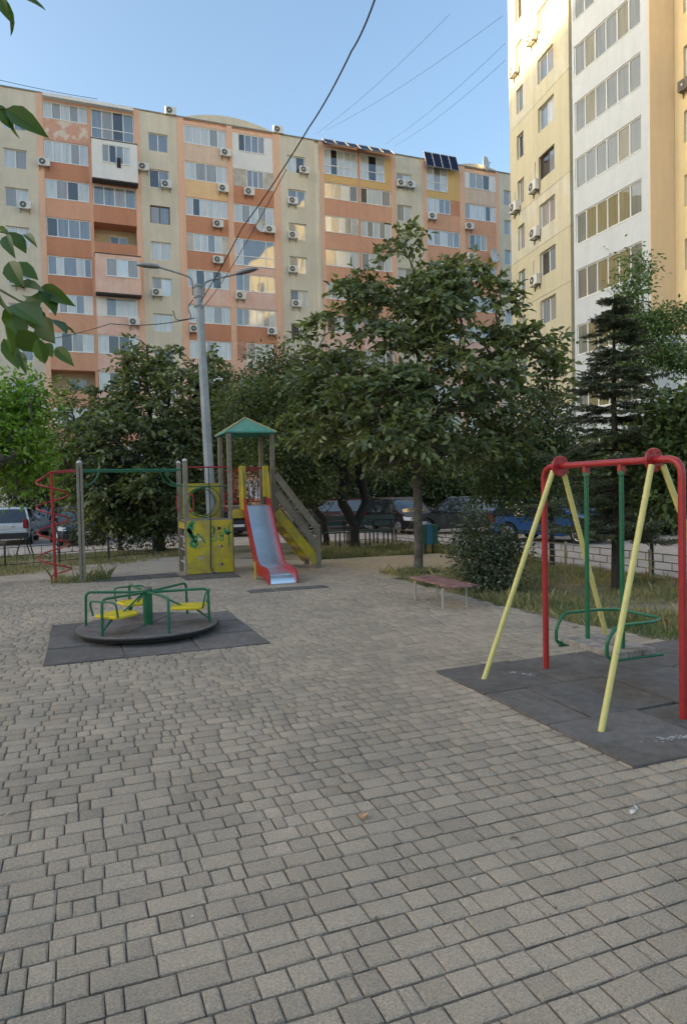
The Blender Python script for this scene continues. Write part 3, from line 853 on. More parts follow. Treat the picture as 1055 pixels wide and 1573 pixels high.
T('top_arm', rounded([(-.795, 14.62, 2.0), (-.53, 14.58, 2.20), (-.06, 14.5, 2.235)], .05, 4), .016, RED, 8, t)
T('top_arm', rounded([(-.80, 14.64, 2.02), (-.55, 14.9, 2.19), (-.06, 15.4, 2.235)], .05, 4), .016, RED, 8, t)

# ------------------------------------------------------------------ benches, bin, low fences
t = thing('bench', 'low backless bench with worn red slats on bent pale legs', 'bench', (4.92, 8.84, 0))
for k in range(5):
    MB().box(-.22 + k * .09, -.22 + k * .09 + .078, -.64 + random.uniform(-.01, .01), .64 + random.uniform(-.01, .01), .335, .362).build('slat', REDW, t, bevel=.005)
for yy in (-.36, .50):
    MB().tube(rounded([(-.19, yy, .0), (-.19, yy, .30), (-.12, yy, .322), (.12, yy, .322), (.19, yy, .30), (.19, yy, 0)], .06, 4), .017, 8).build('leg', mat('dull_leg_paint', (.36, .34, .31), .55, .2, 12), t, smooth=True)

def park_bench(label, loc, rz, L, back=True, n=3):
    t = thing('park_bench', label, 'bench', loc, rz)
    for k in range(n):
        MB().box(-L / 2, L / 2, -.20 + k * .14, -.08 + k * .14, .42, .455).build('slat', DKGREEN, t, bevel=.005)
    if back:
        for z0 in (.58, .76):
            MB().hexa([(-L / 2, .24, z0), (L / 2, .24, z0), (L / 2, .27, z0), (-L / 2, .27, z0), (-L / 2, .285, z0 + .15), (L / 2, .285, z0 + .15), (L / 2, .315, z0 + .15), (-L / 2, .315, z0 + .15)]).build('back_board', DKGREEN, t, bevel=.005)
    for x in (-L / 2 + .12, 0, L / 2 - .12):
        MB().tube([(x, -.16, 0), (x, -.16, .42)], .024, 8).build('leg', BLACK, t, smooth=True)
        MB().tube([(x, .20, 0), (x, .22, .44), (x, .31, .92)] if back else [(x, .18, 0), (x, .18, .42)], .024, 8).build('leg', BLACK, t, smooth=True)
    return t
park_bench('long dark green bench with two-board backrest behind the stairs, nearer the stairs', (7.35, 21.0, -.02), R_(2), 1.9)
park_bench('long dark green bench with two-board backrest, under the black hatchback', (9.05, 20.65, -.02), R_(-4), 1.55)
park_bench('dark backless bench standing right of the forked tree trunk', (8.42, 19.85, -.02), R_(0), 1.5, back=False, n=2)
park_bench('dark backless bench left of the forked tree trunk', (6.85, 20.0, -.02), R_(3), 1.5, back=False, n=2)

t = thing('litter_bin', 'green metal litter bin with blue front plate on two legs', 'litter bin', (8.57, 16.07, -.02), R_(-18))
MB().box(-.22, -.075, -.14, .14, .30, .80).build('bin_side', mat('bin_green', (0.012, 0.085, 0.055), .45, .2, 8), t, bevel=.012)
MB().box(.075, .22, -.14, .14, .30, .80).build('bin_side', MATS['bin_green'], t, bevel=.012)
MB().box(-.073, .073, -.150, .14, .28, .815).build('front_plate', mat('bin_blue', (0.018, 0.105, 0.22), .4, .15, 8), t, bevel=.01)
for x in (-.10, .10):
    MB().box(x - .022, x + .022, -.02, .02, 0, .31).build('leg', BLACK, t)

FEN = mat('fence_rust_cream', (0.40, 0.34, 0.22), 0.7, 0.25, 12, color2=(0.17, 0.095, 0.055), mixscale=3)
FEND = mat('fence_dark_green', (0.03, 0.04, 0.035), 0.6, 0.2, 12)
def brick_fence(label, a, b, h=.50, nbay=6, m_=FEN, rows=3, cell=.36, group=None):
    """low welded fence: rails with staggered uprights, like a course of bricks"""
    a, b = Vector((*a, 0)), Vector((*b, 0))
    L = (b - a).length; rz = math.atan2(b.y - a.y, b.x - a.x)
    t = thing('low_fence', label, 'fence', (a.x, a.y, -.02), rz, group)
    for k in range(nbay + 1):
        x = L * k / nbay
        MB().box(x - .02, x + .02, -.02, .02, 0, h + .06).build('post', m_, t)
    for r in range(rows + 1):
        z = .08 + (h - .08) * r / rows
        MB().box(.022, L - .022, -.008, .008, z - .009, z + .009).build('rail', m_, t)
    for r in range(rows):
        z0, z1 = .08 + (h - .08) * r / rows + .010, .08 + (h - .08) * (r + 1) / rows - .010
        x = cell * (.5 if r % 2 else 1.0)
        while x < L - .05:
            MB().box(x - .006, x + .006, -.006, .006, z0, z1).build('upright', m_, t)
            x += cell
    return t
brick_fence('low rusty cream fence of brick-pattern bars between lawn and road on the right', (9.45, 4.8), (9.62, 14.2), .50, 4, FEN, 3, .40)
brick_fence('low cream fence of brick-pattern bars behind the litter bin', (9.85, 17.0), (9.5, 20.2), .45, 2, FEN, 3, .36)
brick_fence('low dark green fence along the lawn behind the red spiral', (-3.0, 18.2), (1.9, 20.2), .50, 4, FEND, 2, .40)
t = thing('parking_barrier', 'dark folding triangular parking barrier behind the silver car', 'parking barrier', (-1.75, 24.6, -.15), R_(-10))
MB().tube(rounded([(-.25, 0, 0), (-.10, 0, .55), (.12, 0, .55), (.26, 0, 0)], .06, 4), .022, 8).build('loop', BLACK, t, smooth=True)
MB().tube([(.02, 0, .54), (.10, .25, .02)], .020, 8).build('prop', BLACK, t, smooth=True)
# yellow barrier loop between the far cars
t = thing('barrier_rail', 'small yellow rail barrier on the road between the dark cars', 'barrier', (13.5, 28.5, -.15), R_(-15))
YB_ = mat('road_yellow', (.45, .33, .06), .5, .15, 8)
for x in (-.8, -.4, 0, .4, .8):
    MB().tube([(x, 0, 0 if abs(x) == .8 else .62), (x, 0, .95)], .02, 6).build('upright', YB_, t)
for z in (.64, .95):
    MB().tube([(-.8, 0, z), (.8, 0, z)], .02, 6).build('rail', YB_, t)

# ------------------------------------------------------------------ street lamp and overhead wires
LB = at(329, 830, 16.5); LB.z = -.02
LT = at(304.5, 437, 16.5)
t = thing('street_lamp', 'grey concrete street lamp post with two curved arms behind the play tower', 'street lamp', LB)
d = LT - LB
V, F = [], []
for i in range(2):
    r = (.128, .092)[i]
    for k in range(8):
        a = math.pi / 8 + k * math.pi / 4
        p = d * i + Vector((r * math.cos(a), r * math.sin(a), 0))
        V.append(p)
for k in range(8): F.append((k, (k + 1) % 8, 8 + (k + 1) % 8, 8 + k))
F.append(tuple(range(7, -1, -1))); F.append(tuple(range(8, 16)))
MB().add(V, F).build('post', LAMPP, t)
rt = Vector((math.cos(YAW), -math.sin(YAW), 0))
bk = Vector((math.sin(YAW), math.cos(YAW), 0))
def lamp_arm(pts, head_dir):
    MB().tube(pts, .022, 8).build('arm', LAMPM, t, smooth=True)
    e = Vector(pts[-1]); hd = Vector(head_dir).normalized()
    V, F = [], []
    sd = hd.cross(Vector((0, 0, 1))).normalized(); up = sd.cross(hd)
    st = [(0, .03, .03), (.06, .07, .06), (.20, .10, .08), (.40, .10, .065), (.52, .06, .035), (.56, .02, .01)]
    for (s_, w, h) in st:
        for k in range(10):
            a = 2 * math.pi * k / 10
            V.append(e + hd * s_ + sd * (w * math.cos(a)) + up * (h * (math.sin(a) if math.sin(a) > 0 else .5 * math.sin(a))))
    for i in range(len(st) - 1):
        for k in range(10): F.append((i * 10 + k, i * 10 + (k + 1) % 10, (i + 1) * 10 + (k + 1) % 10, (i + 1) * 10 + k))
    F.append(tuple(range(9, -1, -1))); F.append(tuple(range((len(st) - 1) * 10, len(st) * 10)))
    MB().add(V, F).build('lamp_head', LAMPM, t, smooth=True)
tp = d
lamp_arm(rounded([tp + Vector((0, 0, -.25)) - rt * .13, tp - rt * .14 + Vector((0, 0, .15)), tp - rt * .35 + Vector((0, 0, .24)), tp - rt * .90 + Vector((0, 0, .42))], .15, 5), -rt + Vector((0, 0, .12)))
lamp_arm(rounded([tp + Vector((0, 0, -.25)) + rt * .13, tp + rt * .14 + Vector((0, 0, .06)), tp + rt * .9 + Vector((0, 0, .22))], .15, 5), rt + Vector((0, 0, .22)))
for z in (-.06, -.30, -.52):
    MB().lathe([(.108, z - .02), (.108, z + .02)], tp, 12).build('clamp_band', LAMPM, t)
MB().tube(rounded([tp - rt * .12 + Vector((0, 0, -.35)), tp - rt * .28 + Vector((0, 0, -.55)), tp - rt * .16 + Vector((0, 0, -.80)), tp - rt * .55 + Vector((0, 0, -.85)), tp - rt * .62 + Vector((0, 0, -.60))], .1, 4), .010, 6).build('loose_wire', CABLE, t, smooth=True)

def wire(label, pts, r, sag=0.0, n=24, cat='cable'):
    """hanging cable through two or three points"""
    pts = [Vector(p) for p in pts]
    out = []
    for i in range(len(pts) - 1):
        for k in range(n):
            f = k / n
            out.append(pts[i].lerp(pts[i + 1], f) - Vector((0, 0, sag * 4 * f * (1 - f))))
    out.append(pts[-1])
    o = MB().tube(out, r, 6)
    b = out[0]
    o.v = [tuple(Vector(v) - b) for v in o.v]
    return tag(o.build('overhead_cable', CABLE, smooth=True, loc=b), label, cat)
wire('thick black twisted cable rising from the lamp post across the sky', [LT + Vector((.02, -.05, -.45)), at(372, 350, 14.5), at(475, 195, 11.5), at(540, 78, 9.5), at(577, -5, 8.2), at(592, -90, 7.2)], .011, .05, 12)
wire('second thin cable alongside the thick one at its lamp post end', [LT + Vector((.02, -.02, -.62)), at(350, 420, 15.4), at(440, 260, 12.6)], .007, .04, 12)
wire('thin cable from the lamp post down to the left shrubs', [LT + Vector((-.1, 0, -.80)), at(170, 497, 20), at(30, 526, 24)], .012, .1)
wire('thin wire across the lower orange wall at far left, upper one', [at(20, 592, 34), at(140, 616, 36), at(260, 640, 38)], .02, .1)
wire('thicker black wire across the lower orange wall at far left', [at(20, 609, 30), at(110, 640, 31), at(230, 690, 33)], .03, .1)
for k, (a, b) in enumerate([((486, 205, 50), (690, 22, 34)), ((500, 200, 50), (772, 24, 32)), ((590, 222, 52), (776, 66, 33)), ((606, 224, 52), (776, 92, 33))]):
    wire(['fine wire in the sky between the buildings, highest of four', 'fine wire in the sky between the buildings, second of four', 'fine wire in the sky between the buildings, third of four', 'fine wire in the sky between the buildings, lowest of four'][k],
         [at(*a), at(*b)], .008, .3)
wire('fine wire over the roof at the top left', [at(-20, 118, 48), at(150, 152, 52)], .02, .1)

# ------------------------------------------------------------------ facades
class Frame:
    """s runs along a wall, d into it, z up; o is relative to the building's own origin"""
    def __init__(s, o, sd, dd):
        s.o, s.sd, s.dd = Vector((*o, 0)), Vector((*sd, 0)), Vector((*dd, 0))
    def put(s, mb):
        mb.v = [tuple(s.o + s.sd * v[0] + s.dd * v[1] + Vector((0, 0, v[2]))) for v in mb.v]
        return mb
def fbox(fr, par, name, s0, s1, d0, d1, z0, z1, m_, bev=0):
    return fr.put(MB().box(s0, s1, d0, d1, z0, z1)).build(name, m_, par, bevel=bev)
PANE_MIX = [G_SKY, G_SKY, G_BLUE, G_GREY, G_GREY, G_DARK]
def window(fr, par, s0, s1, z0, z1, n, d=.05, fw=.06, panes=None, transom=None, fm=None, splits=None):
    """frame with mullions; each sheet of glass is a piece of it"""
    fm = fm or FRAMEW
    mb = MB()
    th = .07
    mb.box(s0, s1, d, d + th, z1 - fw, z1).box(s0, s1, d, d + th, z0, z0 + fw)
    mb.box(s0, s0 + fw, d, d + th, z0 + fw, z1 - fw).box(s1 - fw, s1, d, d + th, z0 + fw, z1 - fw)
    cuts = [s0 + (s1 - s0) * (x if splits else x / n) for x in (splits or range(1, n))]
    for c in cuts:
        mb.box(c - fw / 2, c + fw / 2, d + .003, d + th, z0 + fw, z1 - fw)
    if transom:
        mb.box(s0 + fw, s1 - fw, d + .005, d + th, transom - fw / 2, transom + fw / 2)
    # outer sill
    mb.box(s0 - .03, s1 + .03, d - .07, d + .02, z0 - .03, z0 - .002)
    w = fr.put(mb).build('window', fm, par)
    ed = [s0] + cuts + [s1]
    for i in range(len(ed) - 1):
        g = panes[i % len(panes)] if panes else random.choice(PANE_MIX)
        zs = [(z0, transom), (transom, z1)] if transom else [(z0, z1)]
        for (a, b) in zs:
            tl = random.gauss(0, .0025)
            q = MB().box(ed[i] + .012, ed[i + 1] - .012, d + .035, d + .045, a + .012, b - .012)
            q.v = [(v[0], v[1] + (v[0] - ed[i]) * tl + (v[2] - a) * random.choice((0, 0)) , v[2]) for v in q.v]
            fr.put(q).build('pane', g, w)
    return w

V0 = 52.388
b1 = thing('apartment_block', 'long orange and beige apartment block with glazed balconies behind the playground', 'building', (0, V0, 0))
F1 = Frame((0, 0), (1, 0), (0, 1))
ROOF = 29.75
fbox(F1, b1, 'wall', -34, 47, 1.4, 13.0, 0, ROOF - .05, BEIGE)
def zt(k): return 29.30 - 2.66 * k
DEP = 1.4
def pier(a, b, m_, z1=ROOF, z0=0, proud=0.0, name='pier'):
    fbox(F1, b1, name, a, b, -proud, DEP, z0, z1, m_)
def beige_bay(a, b, w0, w1, rows=10, spec=None, top=ROOF):
    spec = spec or {}
    pier(a, w0, BEIGE, top); pier(w1, b, BEIGE, top)
    prev = top
    for k in range(rows):
        T_ = 28.30 - 2.63 * k; Bt = T_ - 1.30
        fbox(F1, b1, 'wall_panel', w0, w1, 0, DEP, T_, prev, BEIGE)
        sp = spec.get(k, {})
        window(F1, b1, w0, w1, Bt, T_, 2, d=.12, panes=sp.get('p'), fm=sp.get('f'), splits=sp.get('s'))
        prev = Bt
    fbox(F1, b1, 'wall_panel', w0, w1, 0, DEP, 0, prev, BEIGE)
def loggia_column(c0, c1, rows, last=PINK):
    """rows from the top: dicts with t (type), n panes, m wall below, p panes"""
    for k in range(11):
        r = rows[k] if k < len(rows) else dict(n=4, m=random.choice([ORANGE, PINK]))
        T_ = zt(k) + .03
        nb = zt(k + 1) + .03 if k < 10 else 0
        ty = r.get('t', 'w'); n = r.get('n', 4); mt = r.get('m', REDOR); h = r.get('h', 1.36)
        pn = r.get('p')
        if ty == 'w':
            fbox(F1, b1, 'wall_panel', c0, c1, .0, DEP, nb, T_ - h, mt)
            window(F1, b1, c0 + .015, c1 - .015, T_ - h, T_ - .03, n, .045, panes=pn, splits=r.get('s'))
            fbox(F1, b1, 'lintel', c0, c1, .02, DEP, T_ - .03, T_, r.get('lm', mt))
        elif ty == 'tall':
            fbox(F1, b1, 'wall_panel', c0, c1, .0, DEP, nb, T_ - 2.05, mt)
            window(F1, b1, c0 + .015, r.get('r', c1 - .015), T_ - 2.05, T_, n, .02, panes=pn, transom=T_ - 1.32, splits=r.get('s'))
            if 'r' in r: fbox(F1, b1, 'side_panel', r['r'], c1, .0, DEP, T_ - 2.05, T_, r.get('sm', OCHRE))
        elif ty == 'side':
            a, b = r['a'], r['b']
            fbox(F1, b1, 'wall_panel', c0, c1, .0, DEP, nb, T_ - h, mt)
            fbox(F1, b1, 'side_panel', c0, a, .01, DEP, T_ - h, T_, r.get('sm', WHITEP))
            fbox(F1, b1, 'side_panel', b, c1, .01, DEP, T_ - h, T_, r.get('sm2', r.get('sm', WHITEP)))
            window(F1, b1, a, b, T_ - h + .04, T_, n, .03, panes=pn, splits=r.get('s'))
            fbox(F1, b1, 'wall_panel', a, b, .0, DEP, T_ - h, T_ - h + .04, mt)
            if r.get('brick'):
                for (e0, e1) in ((c0, a), (b, c1)):
                    for j in range(11):
                        o_ = .18 * (j % 2)
                        x = e0 + .02 - o_
                        while x < e1 - .03:
                            x0_, x1_ = max(x, e0 + .01), min(x + .34, e1 - .01)
                            if x1_ - x0_ > .05:
                                fbox(F1, b1, 'brick', x0_, x1_, -.012, .008, T_ - h + .03 + j * .12, T_ - h + .03 + j * .12 + .10, r['brick'])
                            x += .36
        elif ty == 'open':
            fbox(F1, b1, 'wall_panel', c0, c1, .0, .16, nb, T_ - 1.40, mt)
            fbox(F1, b1, 'balcony_floor', c0, c1, .16, DEP, T_ - 2.45, T_ - 2.30, BEIGE)
            fbox(F1, b1, 'wall_panel', c0, c1, .16, DEP, nb, T_ - 2.45, mt)
            fbox(F1, b1, 'loggia_wall', c0, c1, DEP - .02, DEP + .1, T_ - 2.30, T_, mat('loggia_cream', (.62, .54, .38), .9, .06, 2))
            window(F1, b1, c0 + (c1 - c0) * .38, c0 + (c1 - c0) * .80, T_ - 1.55, T_ - .45, 2, DEP - .10, panes=[G_DARK, G_BLUE])
        elif ty == 'box':
            d0 = -.75
            bm_ = r['bm']
            a, b = r.get('a', c0 + .5), r.get('b', c1 - .25)
            z0, z1 = T_ - 2.50, T_ + .20
            e0, e1 = c0 - .02, c1 + .12
            wz0, wz1 = T_ - 1.34, T_ - .06
            fbox(F1, b1, 'balcony_front', e0, e1, d0, d0 + .08, z0, wz0, bm_)
            fbox(F1, b1, 'balcony_front', e0, a, d0, d0 + .08, wz0, z1, bm_)
            fbox(F1, b1, 'balcony_front', b, e1, d0, d0 + .08, wz0, z1, bm_)
            fbox(F1, b1, 'balcony_front', a, b, d0, d0 + .08, wz1, z1, bm_)
            fbox(F1, b1, 'balcony_side', e0, e0 + .06, d0 + .08, -.002, z0, z1, bm_)
            fbox(F1, b1, 'balcony_side', e1 - .06, e1, d0 + .08, -.002, z0, z1, bm_)
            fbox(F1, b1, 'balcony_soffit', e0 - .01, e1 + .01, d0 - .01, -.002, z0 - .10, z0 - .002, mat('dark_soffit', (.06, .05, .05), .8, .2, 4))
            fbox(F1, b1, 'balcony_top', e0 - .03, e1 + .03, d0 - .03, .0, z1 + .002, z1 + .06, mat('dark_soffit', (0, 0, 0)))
            window(F1, b1, a, b, wz0, wz1, n, d0 + .02, panes=pn)
            fbox(F1, b1, 'wall_panel', c0, c1, .0, DEP, nb, T_, mt)
    fbox(F1, b1, 'header', c0, c1, .0, DEP, zt(0) + .03, ROOF - .15, rows[0].get('hd', PEACH))
S, U_, G, D = G_SKY, G_BLUE, G_GREY, G_DARK
# bay 0, beige at the far left (continues out of the picture as the next orange bay)
beige_bay(-7.0, -2.02, -4.18, -2.72, spec={2: dict(p=[G, S]), 3: dict(p=[S, S])})
pier(-14.6, -7.0, ORANGE); pier(-22, -14.6, BEIGE); pier(-34, -22, ORANGE)
# bay 1
pier(-2.02, -1.64, PEACH, proud=.04); pier(1.28, 1.50, ORANGE); pier(4.45, 4.83, PEACH, proud=.04)
loggia_column(-1.64, 1.28, [dict(n=5, m=PEEL, h=1.18, p=[S, G, S, G, S], hd=PEACH), dict(n=5, m=REDOR, h=1.48, p=[S, S, S, G, S]), dict(n=4, m=ORANGE, p=[S, G, D, S]), dict(n=4, m=REDOR, p=[D, U_, U_, U_]),
    dict(n=4, m=REDOR, p=[U_, S, U_, S], s=[.2, .36, .66, .84]), dict(t='side', a=-.98, b=.72, n=3, sm=WHITEP, m=ORANGE, p=[G, S, U_]), dict(n=4, m=ORANGE, p=[S, D, G, S]), dict(t='open', m=ORANGE),
    dict(t='side', a=-1.1, b=1.2, n=4, sm=WHITEP, m=ORANGE, p=[D, S, S, G]), dict(n=4, m=ORANGE)])
loggia_column(1.50, 4.45, [dict(t='tall', n=4, m=PEACH, p=[U_, G, D, U_]), dict(t='box', bm=WHITEP, n=4, m=ORANGE, a=2.15, b=4.1, p=[G, D, U_, S]), dict(n=4, m=REDOR, p=[U_, U_, G, U_], h=1.42), dict(t='open', m=REDOR),
    dict(t='box', bm=PINK, n=3, m=PINK, a=2.2, b=4.42, p=[G, G_FILM, G]), dict(t='side', a=2.16, b=4.30, n=3, sm=WHITEP, sm2=PINK, m=PINK, p=[U_, S, S]), dict(n=4, m=PINK, p=[S, D, D, S]), dict(n=4, m=PINK), dict(n=4, m=ORANGE), dict(n=4, m=ORANGE)])
fbox(F1, b1, 'sign_board', -1.60, 4.40, -.45, .0, 29.42, 29.66, WHITEP)
# bay 2
beige_bay(4.83, 7.50, 5.42, 6.84, spec={0: dict(p=[U_, U_]), 1: dict(p=[D, U_]), 2: dict(p=[G, U_], f=FRAMEB), 3: dict(p=[S, S]), 4: dict(p=[G, G_FILM]), 5: dict(p=[S, S])})
# bay 3
pier(7.50, 8.0, PEACH, proud=.04); pier(11.20, 11.63, PEACH, proud=.04); pier(14.83, 15.36, PEACH, proud=.04)
loggia_column(8.0, 11.20, [dict(n=5, m=GREIGE, p=[S, S, S, G, S]), dict(n=4, m=SAND_R, p=[S, G, G, S]), dict(n=6, m=REDOR, p=[S, D, S, S, S, S]), dict(t='side', a=8.5, b=10.7, n=4, sm=BLOCK, m=REDOR, p=[S, S, U_, S], brick=BRICKW),
    dict(n=5, m=PINK, p=[S, D, S, D, S]), dict(n=5, m=REDOR, p=[S, G, S, G, S]), dict(n=5, m=PINK, p=[S, S, G, S, S]), dict(n=4, m=PINK), dict(n=4, m=ORANGE)])
loggia_column(11.63, 14.83, [dict(t='side', a=12.1, b=14.2, n=4, sm=WHITEP, m=WHITEP, p=[D, U_, U_, G]), dict(t='side', a=12.72, b=14.06, n=3, sm=BLOCK, m=REDOR, p=[U_, U_, G], brick=BLOCK), dict(n=5, m=REDOR, p=[S, G, S, G, S], h=1.42),
    dict(t='tall', n=3, m=PINK, p=[S, U_, U_], s=[.2, .78]), dict(n=5, m=PINK, p=[U_, G, G, U_, U_]), dict(n=6, m=REDOR, p=[U_, G, S, S, G, S]), dict(t='side', a=12.4, b=14.5, n=3, sm=PINK, m=PINK, p=[G, S, S], brick=BRICKR), dict(n=4, m=PINK), dict(n=4, m=ORANGE)])
# curved parapet over bay 3
def curved_parapet(a, b, z0, rise):
    pts = [(a, z0)] + [(a + (b - a) * i / 20, z0 + rise * math.sin(math.pi * i / 20) ** .8) for i in range(21)] + [(b, z0)]
    F1.put(MB().extrude(pts[1:], 'y', .02, .45)).build('curved_parapet', BEIGE, b1)
    ed = [(a + (b - a) * i / 20, z0 + rise * math.sin(math.pi * i / 20) ** .8) for i in range(21)]
    F1.put(MB().tube([(x, .2, z + .02) for x, z in ed], .05, 6)).build('parapet_edge', ROOFM, b1)
curved_parapet(7.75, 15.15, ROOF - .02, .72)
# bay 4
beige_bay(15.36, 18.28, 16.0, 17.45, spec={0: dict(p=[S, D]), 1: dict(p=[U_, U_]), 2: dict(p=[G, U_]), 3: dict(p=[G, U_]), 4: dict(p=[U_, S]), 5: dict(p=[D, S])})
F1.put(MB().lathe([(.24, 0), (.24, ROOF - .3)], (18.50, .10, 0), 16)).build('corner_column', BEIGE, b1, smooth=True)
pier(18.28, 18.62, BEIGE, proud=-.1)
# bay 5
pier(18.62, 19.03, PEACH, proud=.04); pier(21.98, 22.18, ORANGE); pier(24.95, 25.38, PEACH, proud=.04)
loggia_column(19.03, 21.98, [dict(t='tall', n=5, m=OCHRE, p=[S, D, S, S, S]), dict(n=4, m=ORANGE, p=[U_, U_, S, U_], h=1.3), dict(t='side', a=19.06, b=21.35, n=4, sm=BLOCK, m=ORANGE, p=[S, G, S, G]), dict(n=3, m=ORANGE, p=[G, S, S], s=[.3, .72]),
    dict(n=4, m=ORANGE, p=[S, S, G, S]), dict(n=4, m=PINK), dict(n=4, m=PINK), dict(n=4, m=ORANGE)])
loggia_column(22.18, 24.95, [dict(t='tall', n=3, m=OCHRE, r=24.4, p=[S, D, S]), dict(n=3, m=ORANGE, p=[D, S, G], s=[.22, .7], h=1.3), dict(n=5, m=ORANGE, p=[S, G, S, G, S]), dict(n=4, m=ORANGE, p=[G, S, G, S]),
    dict(n=4, m=ORANGE), dict(n=4, m=PINK), dict(n=4, m=PINK), dict(n=4, m=ORANGE)])
# bay 6
beige_bay(25.38, 27.90, 25.5, 26.88, spec={0: dict(p=[G, S]), 1: dict(p=[G, S])})
# bay 7
pier(27.90, 28.30, PEACH, proud=.04); pier(31.52, 32.03, PEACH, proud=.04); pier(35.20, 35.5, PEACH, proud=.04)
loggia_column(28.30, 31.52, [dict(t='tall', n=3, m=OCHRE, r=30.36, p=[S, G, S]), dict(t='side', a=28.33, b=30.6, n=4, sm=REDOR, m=ORANGE, p=[S, S, U_, U_], h=1.3), dict(n=5, m=ORANGE, p=[S, G, S, G, U_]), dict(n=4, m=ORANGE, p=[D, S, S, G]),
    dict(n=4, m=ORANGE), dict(n=4, m=PINK), dict(n=4, m=PINK)])
loggia_column(32.03, 35.20, [dict(t='side', a=32.5, b=34.6, n=3, sm=WHITEP, m=GREIGE, p=[G, G, D]), dict(n=6, m=ORANGE, p=[G, S, S, S, D, S]), dict(t='side', a=32.45, b=34.2, n=3, sm=ORANGE, m=ORANGE, p=[D, U_, G]), dict(n=4, m=ORANGE),
    dict(n=4, m=ORANGE), dict(n=4, m=PINK), dict(n=4, m=PINK)])
curved_parapet(31.2, 35.7, ROOF - .02, .45)
# bay 8 and the end hidden behind the cream block
beige_bay(35.5, 38.2, 36.05, 37.4)
pier(38.2, 46.9, ORANGE)
# roof edge flashing
fbox(F1, b1, 'roof_edge', -34, 47, -.06, .30, ROOF + .003, ROOF + .09, ROOFM)
fbox(F1, b1, 'roof_vent', 2.2, 3.2, 3, 4, ROOF, ROOF + .9, BLOCK)
fbox(F1, b1, 'lift_house', 29.6, 31.3, .9, 4.0, ROOF - .05, ROOF + .55, BEIGE)

# things fixed to the walls
ORD = ['top', 'second', 'third', 'fourth', 'fifth', 'sixth', 'seventh', 'eighth', 'ninth', 'tenth']
BAYS = [(-9, -2.02, 'leftmost beige bay'), (-2.02, 1.4, 'left column of the leftmost orange bay'), (1.4, 4.83, 'right column of the leftmost orange bay'), (4.83, 7.5, 'beige bay left of the lamp post'),
        (7.5, 11.4, 'left column of the round-topped orange bay'), (11.4, 15.36, 'right column of the round-topped orange bay'), (15.36, 18.6, 'beige bay in the middle of the block'),
        (18.6, 22.1, 'orange bay under the solar panels'), (25.3, 27.95, 'beige bay between the solar panels'), (27.9, 31.7, 'orange bay under the shorter solar row'), (31.7, 35.5, 'last orange bay on the right')]
def ac_mesh(t):
    MB().box(-.42, .42, -.32, -.04, 0, .58).build('casing', ACW, t, bevel=.02)
    MB().lathe([(.235, -.322), (.22, -.336), (.05, -.338)], (-.12, 0, .29), 20, 'y').build('fan_grille', ACG, t, smooth=True)
    MB().lathe([(.06, -.338), (.05, -.345)], (-.12, 0, .29), 12, 'y').build('fan_hub', ACW, t)
    for x in (-.30, .30):
        MB().box(x - .02, x + .02, -.34, 0.0, -.06, -.02).box(x - .02, x + .02, -.04, 0, -.30, -.06).build('bracket', ACG, t)
proto_ac = None
def copy_tree(o, parent=None):
    c = o.copy(); COL.objects.link(c); c.parent = parent
    for ch in o.children: copy_tree(ch, c)
    return c
def ac_unit(loc, rz, label, sc=1.0):
    global proto_ac
    if proto_ac is None:
        proto_ac = t = thing('air_conditioner', label, 'air conditioner', loc, rz, 'air conditioners on the facades'); ac_mesh(t)
    else:
        t = copy_tree(proto_ac)
        tag(t, label, 'air conditioner', 'air conditioners on the facades'); t.location = loc; t.rotation_euler = (0, 0, rz)
    t.scale = (sc, sc, sc)
    return t
ACS = [(-1.64, 24.97), (-2.94, 21.86), (-3.4, 16.55), (5.02, 25.64), (6.61, 24.6), (5.75, 16.63), (4.05, 14.36), (8.41, 14.16), (11.08, 27.59), (10.84, 24.88), (10.36, 22.17), (10.3, 19.47), (12.83, 24.9), (14.42, 22.21),
       (17.32, 27.21), (16.32, 24.68), (16.28, 22.0), (16.22, 19.33), (11.97, 16.91), (16.43, 16.66), (12.65, 11.63), (14.41, 14.35), (25.82, 27.39), (26.7, 27.4), (28.71, 25.0), (32.32, 24.59), (32.49, 21.99)]
seen = {}
for (u, z) in ACS:
    bay = next((b for a0, a1, b in BAYS if a0 <= u < a1), 'orange block')
    r = int(round((27.5 - z) / 2.65))
    r = max(0, min(9, r))
    lab = 'white air conditioner in the %s, %s window row' % (bay, ORD[r])
    if (bay, r) in seen: lab = 'right one of two air conditioners, %s, %s row' % (bay, ORD[r])
    seen[(bay, r)] = 1
    off = -.06 if not (11.4 < u < 11.63) else -.06
    ac_unit((u, V0 + off, z - .28), 0, lab, .92)
ac_unit((7.09, V0 + .1, 29.62 + .16), 0, 'white air conditioner on the roof edge left of the round parapet', .95)
ac_unit((15.28, V0 + .1, 29.60 + .18), 0, 'white air conditioner on the roof edge right of the round parapet', .95)
def dish(loc, rz, label, r=.45):
    t = thing('satellite_dish', label, 'satellite dish', loc, rz, 'satellite dishes on the orange block')
    MB().lathe([(r * f, -.28 - .18 * (f * f)) for f in (.04, .3, .55, .8, 1.0)] + [(r * f, -.265 - .18 * (f * f)) for f in (1.0, .8, .55, .3, .04)], (0, 0, 0), 24, 'y').build('reflector', DISH, t, smooth=True)
    MB().tube([(0, -.28, 0), (0, 0, -.1)], .025, 8).build('mount', ACG, t)
    MB().tube([(0, -.44, -r * .9), (0, -.85, -.05)], .012, 6).build('feed_arm', ACG, t)
    MB().lathe([(.04, 0), (.04, .1)], (0, -.88, -.05), 10, 'y').build('receiver', ACG, t)
dish((13.53, V0 - .03, 22.35), R_(15), 'grey satellite dish beside an air conditioner on the round-topped bay', .5)
dish((34.55, V0 - .03, 22.22), R_(20), 'grey satellite dish on the last orange bay on the right', .62)
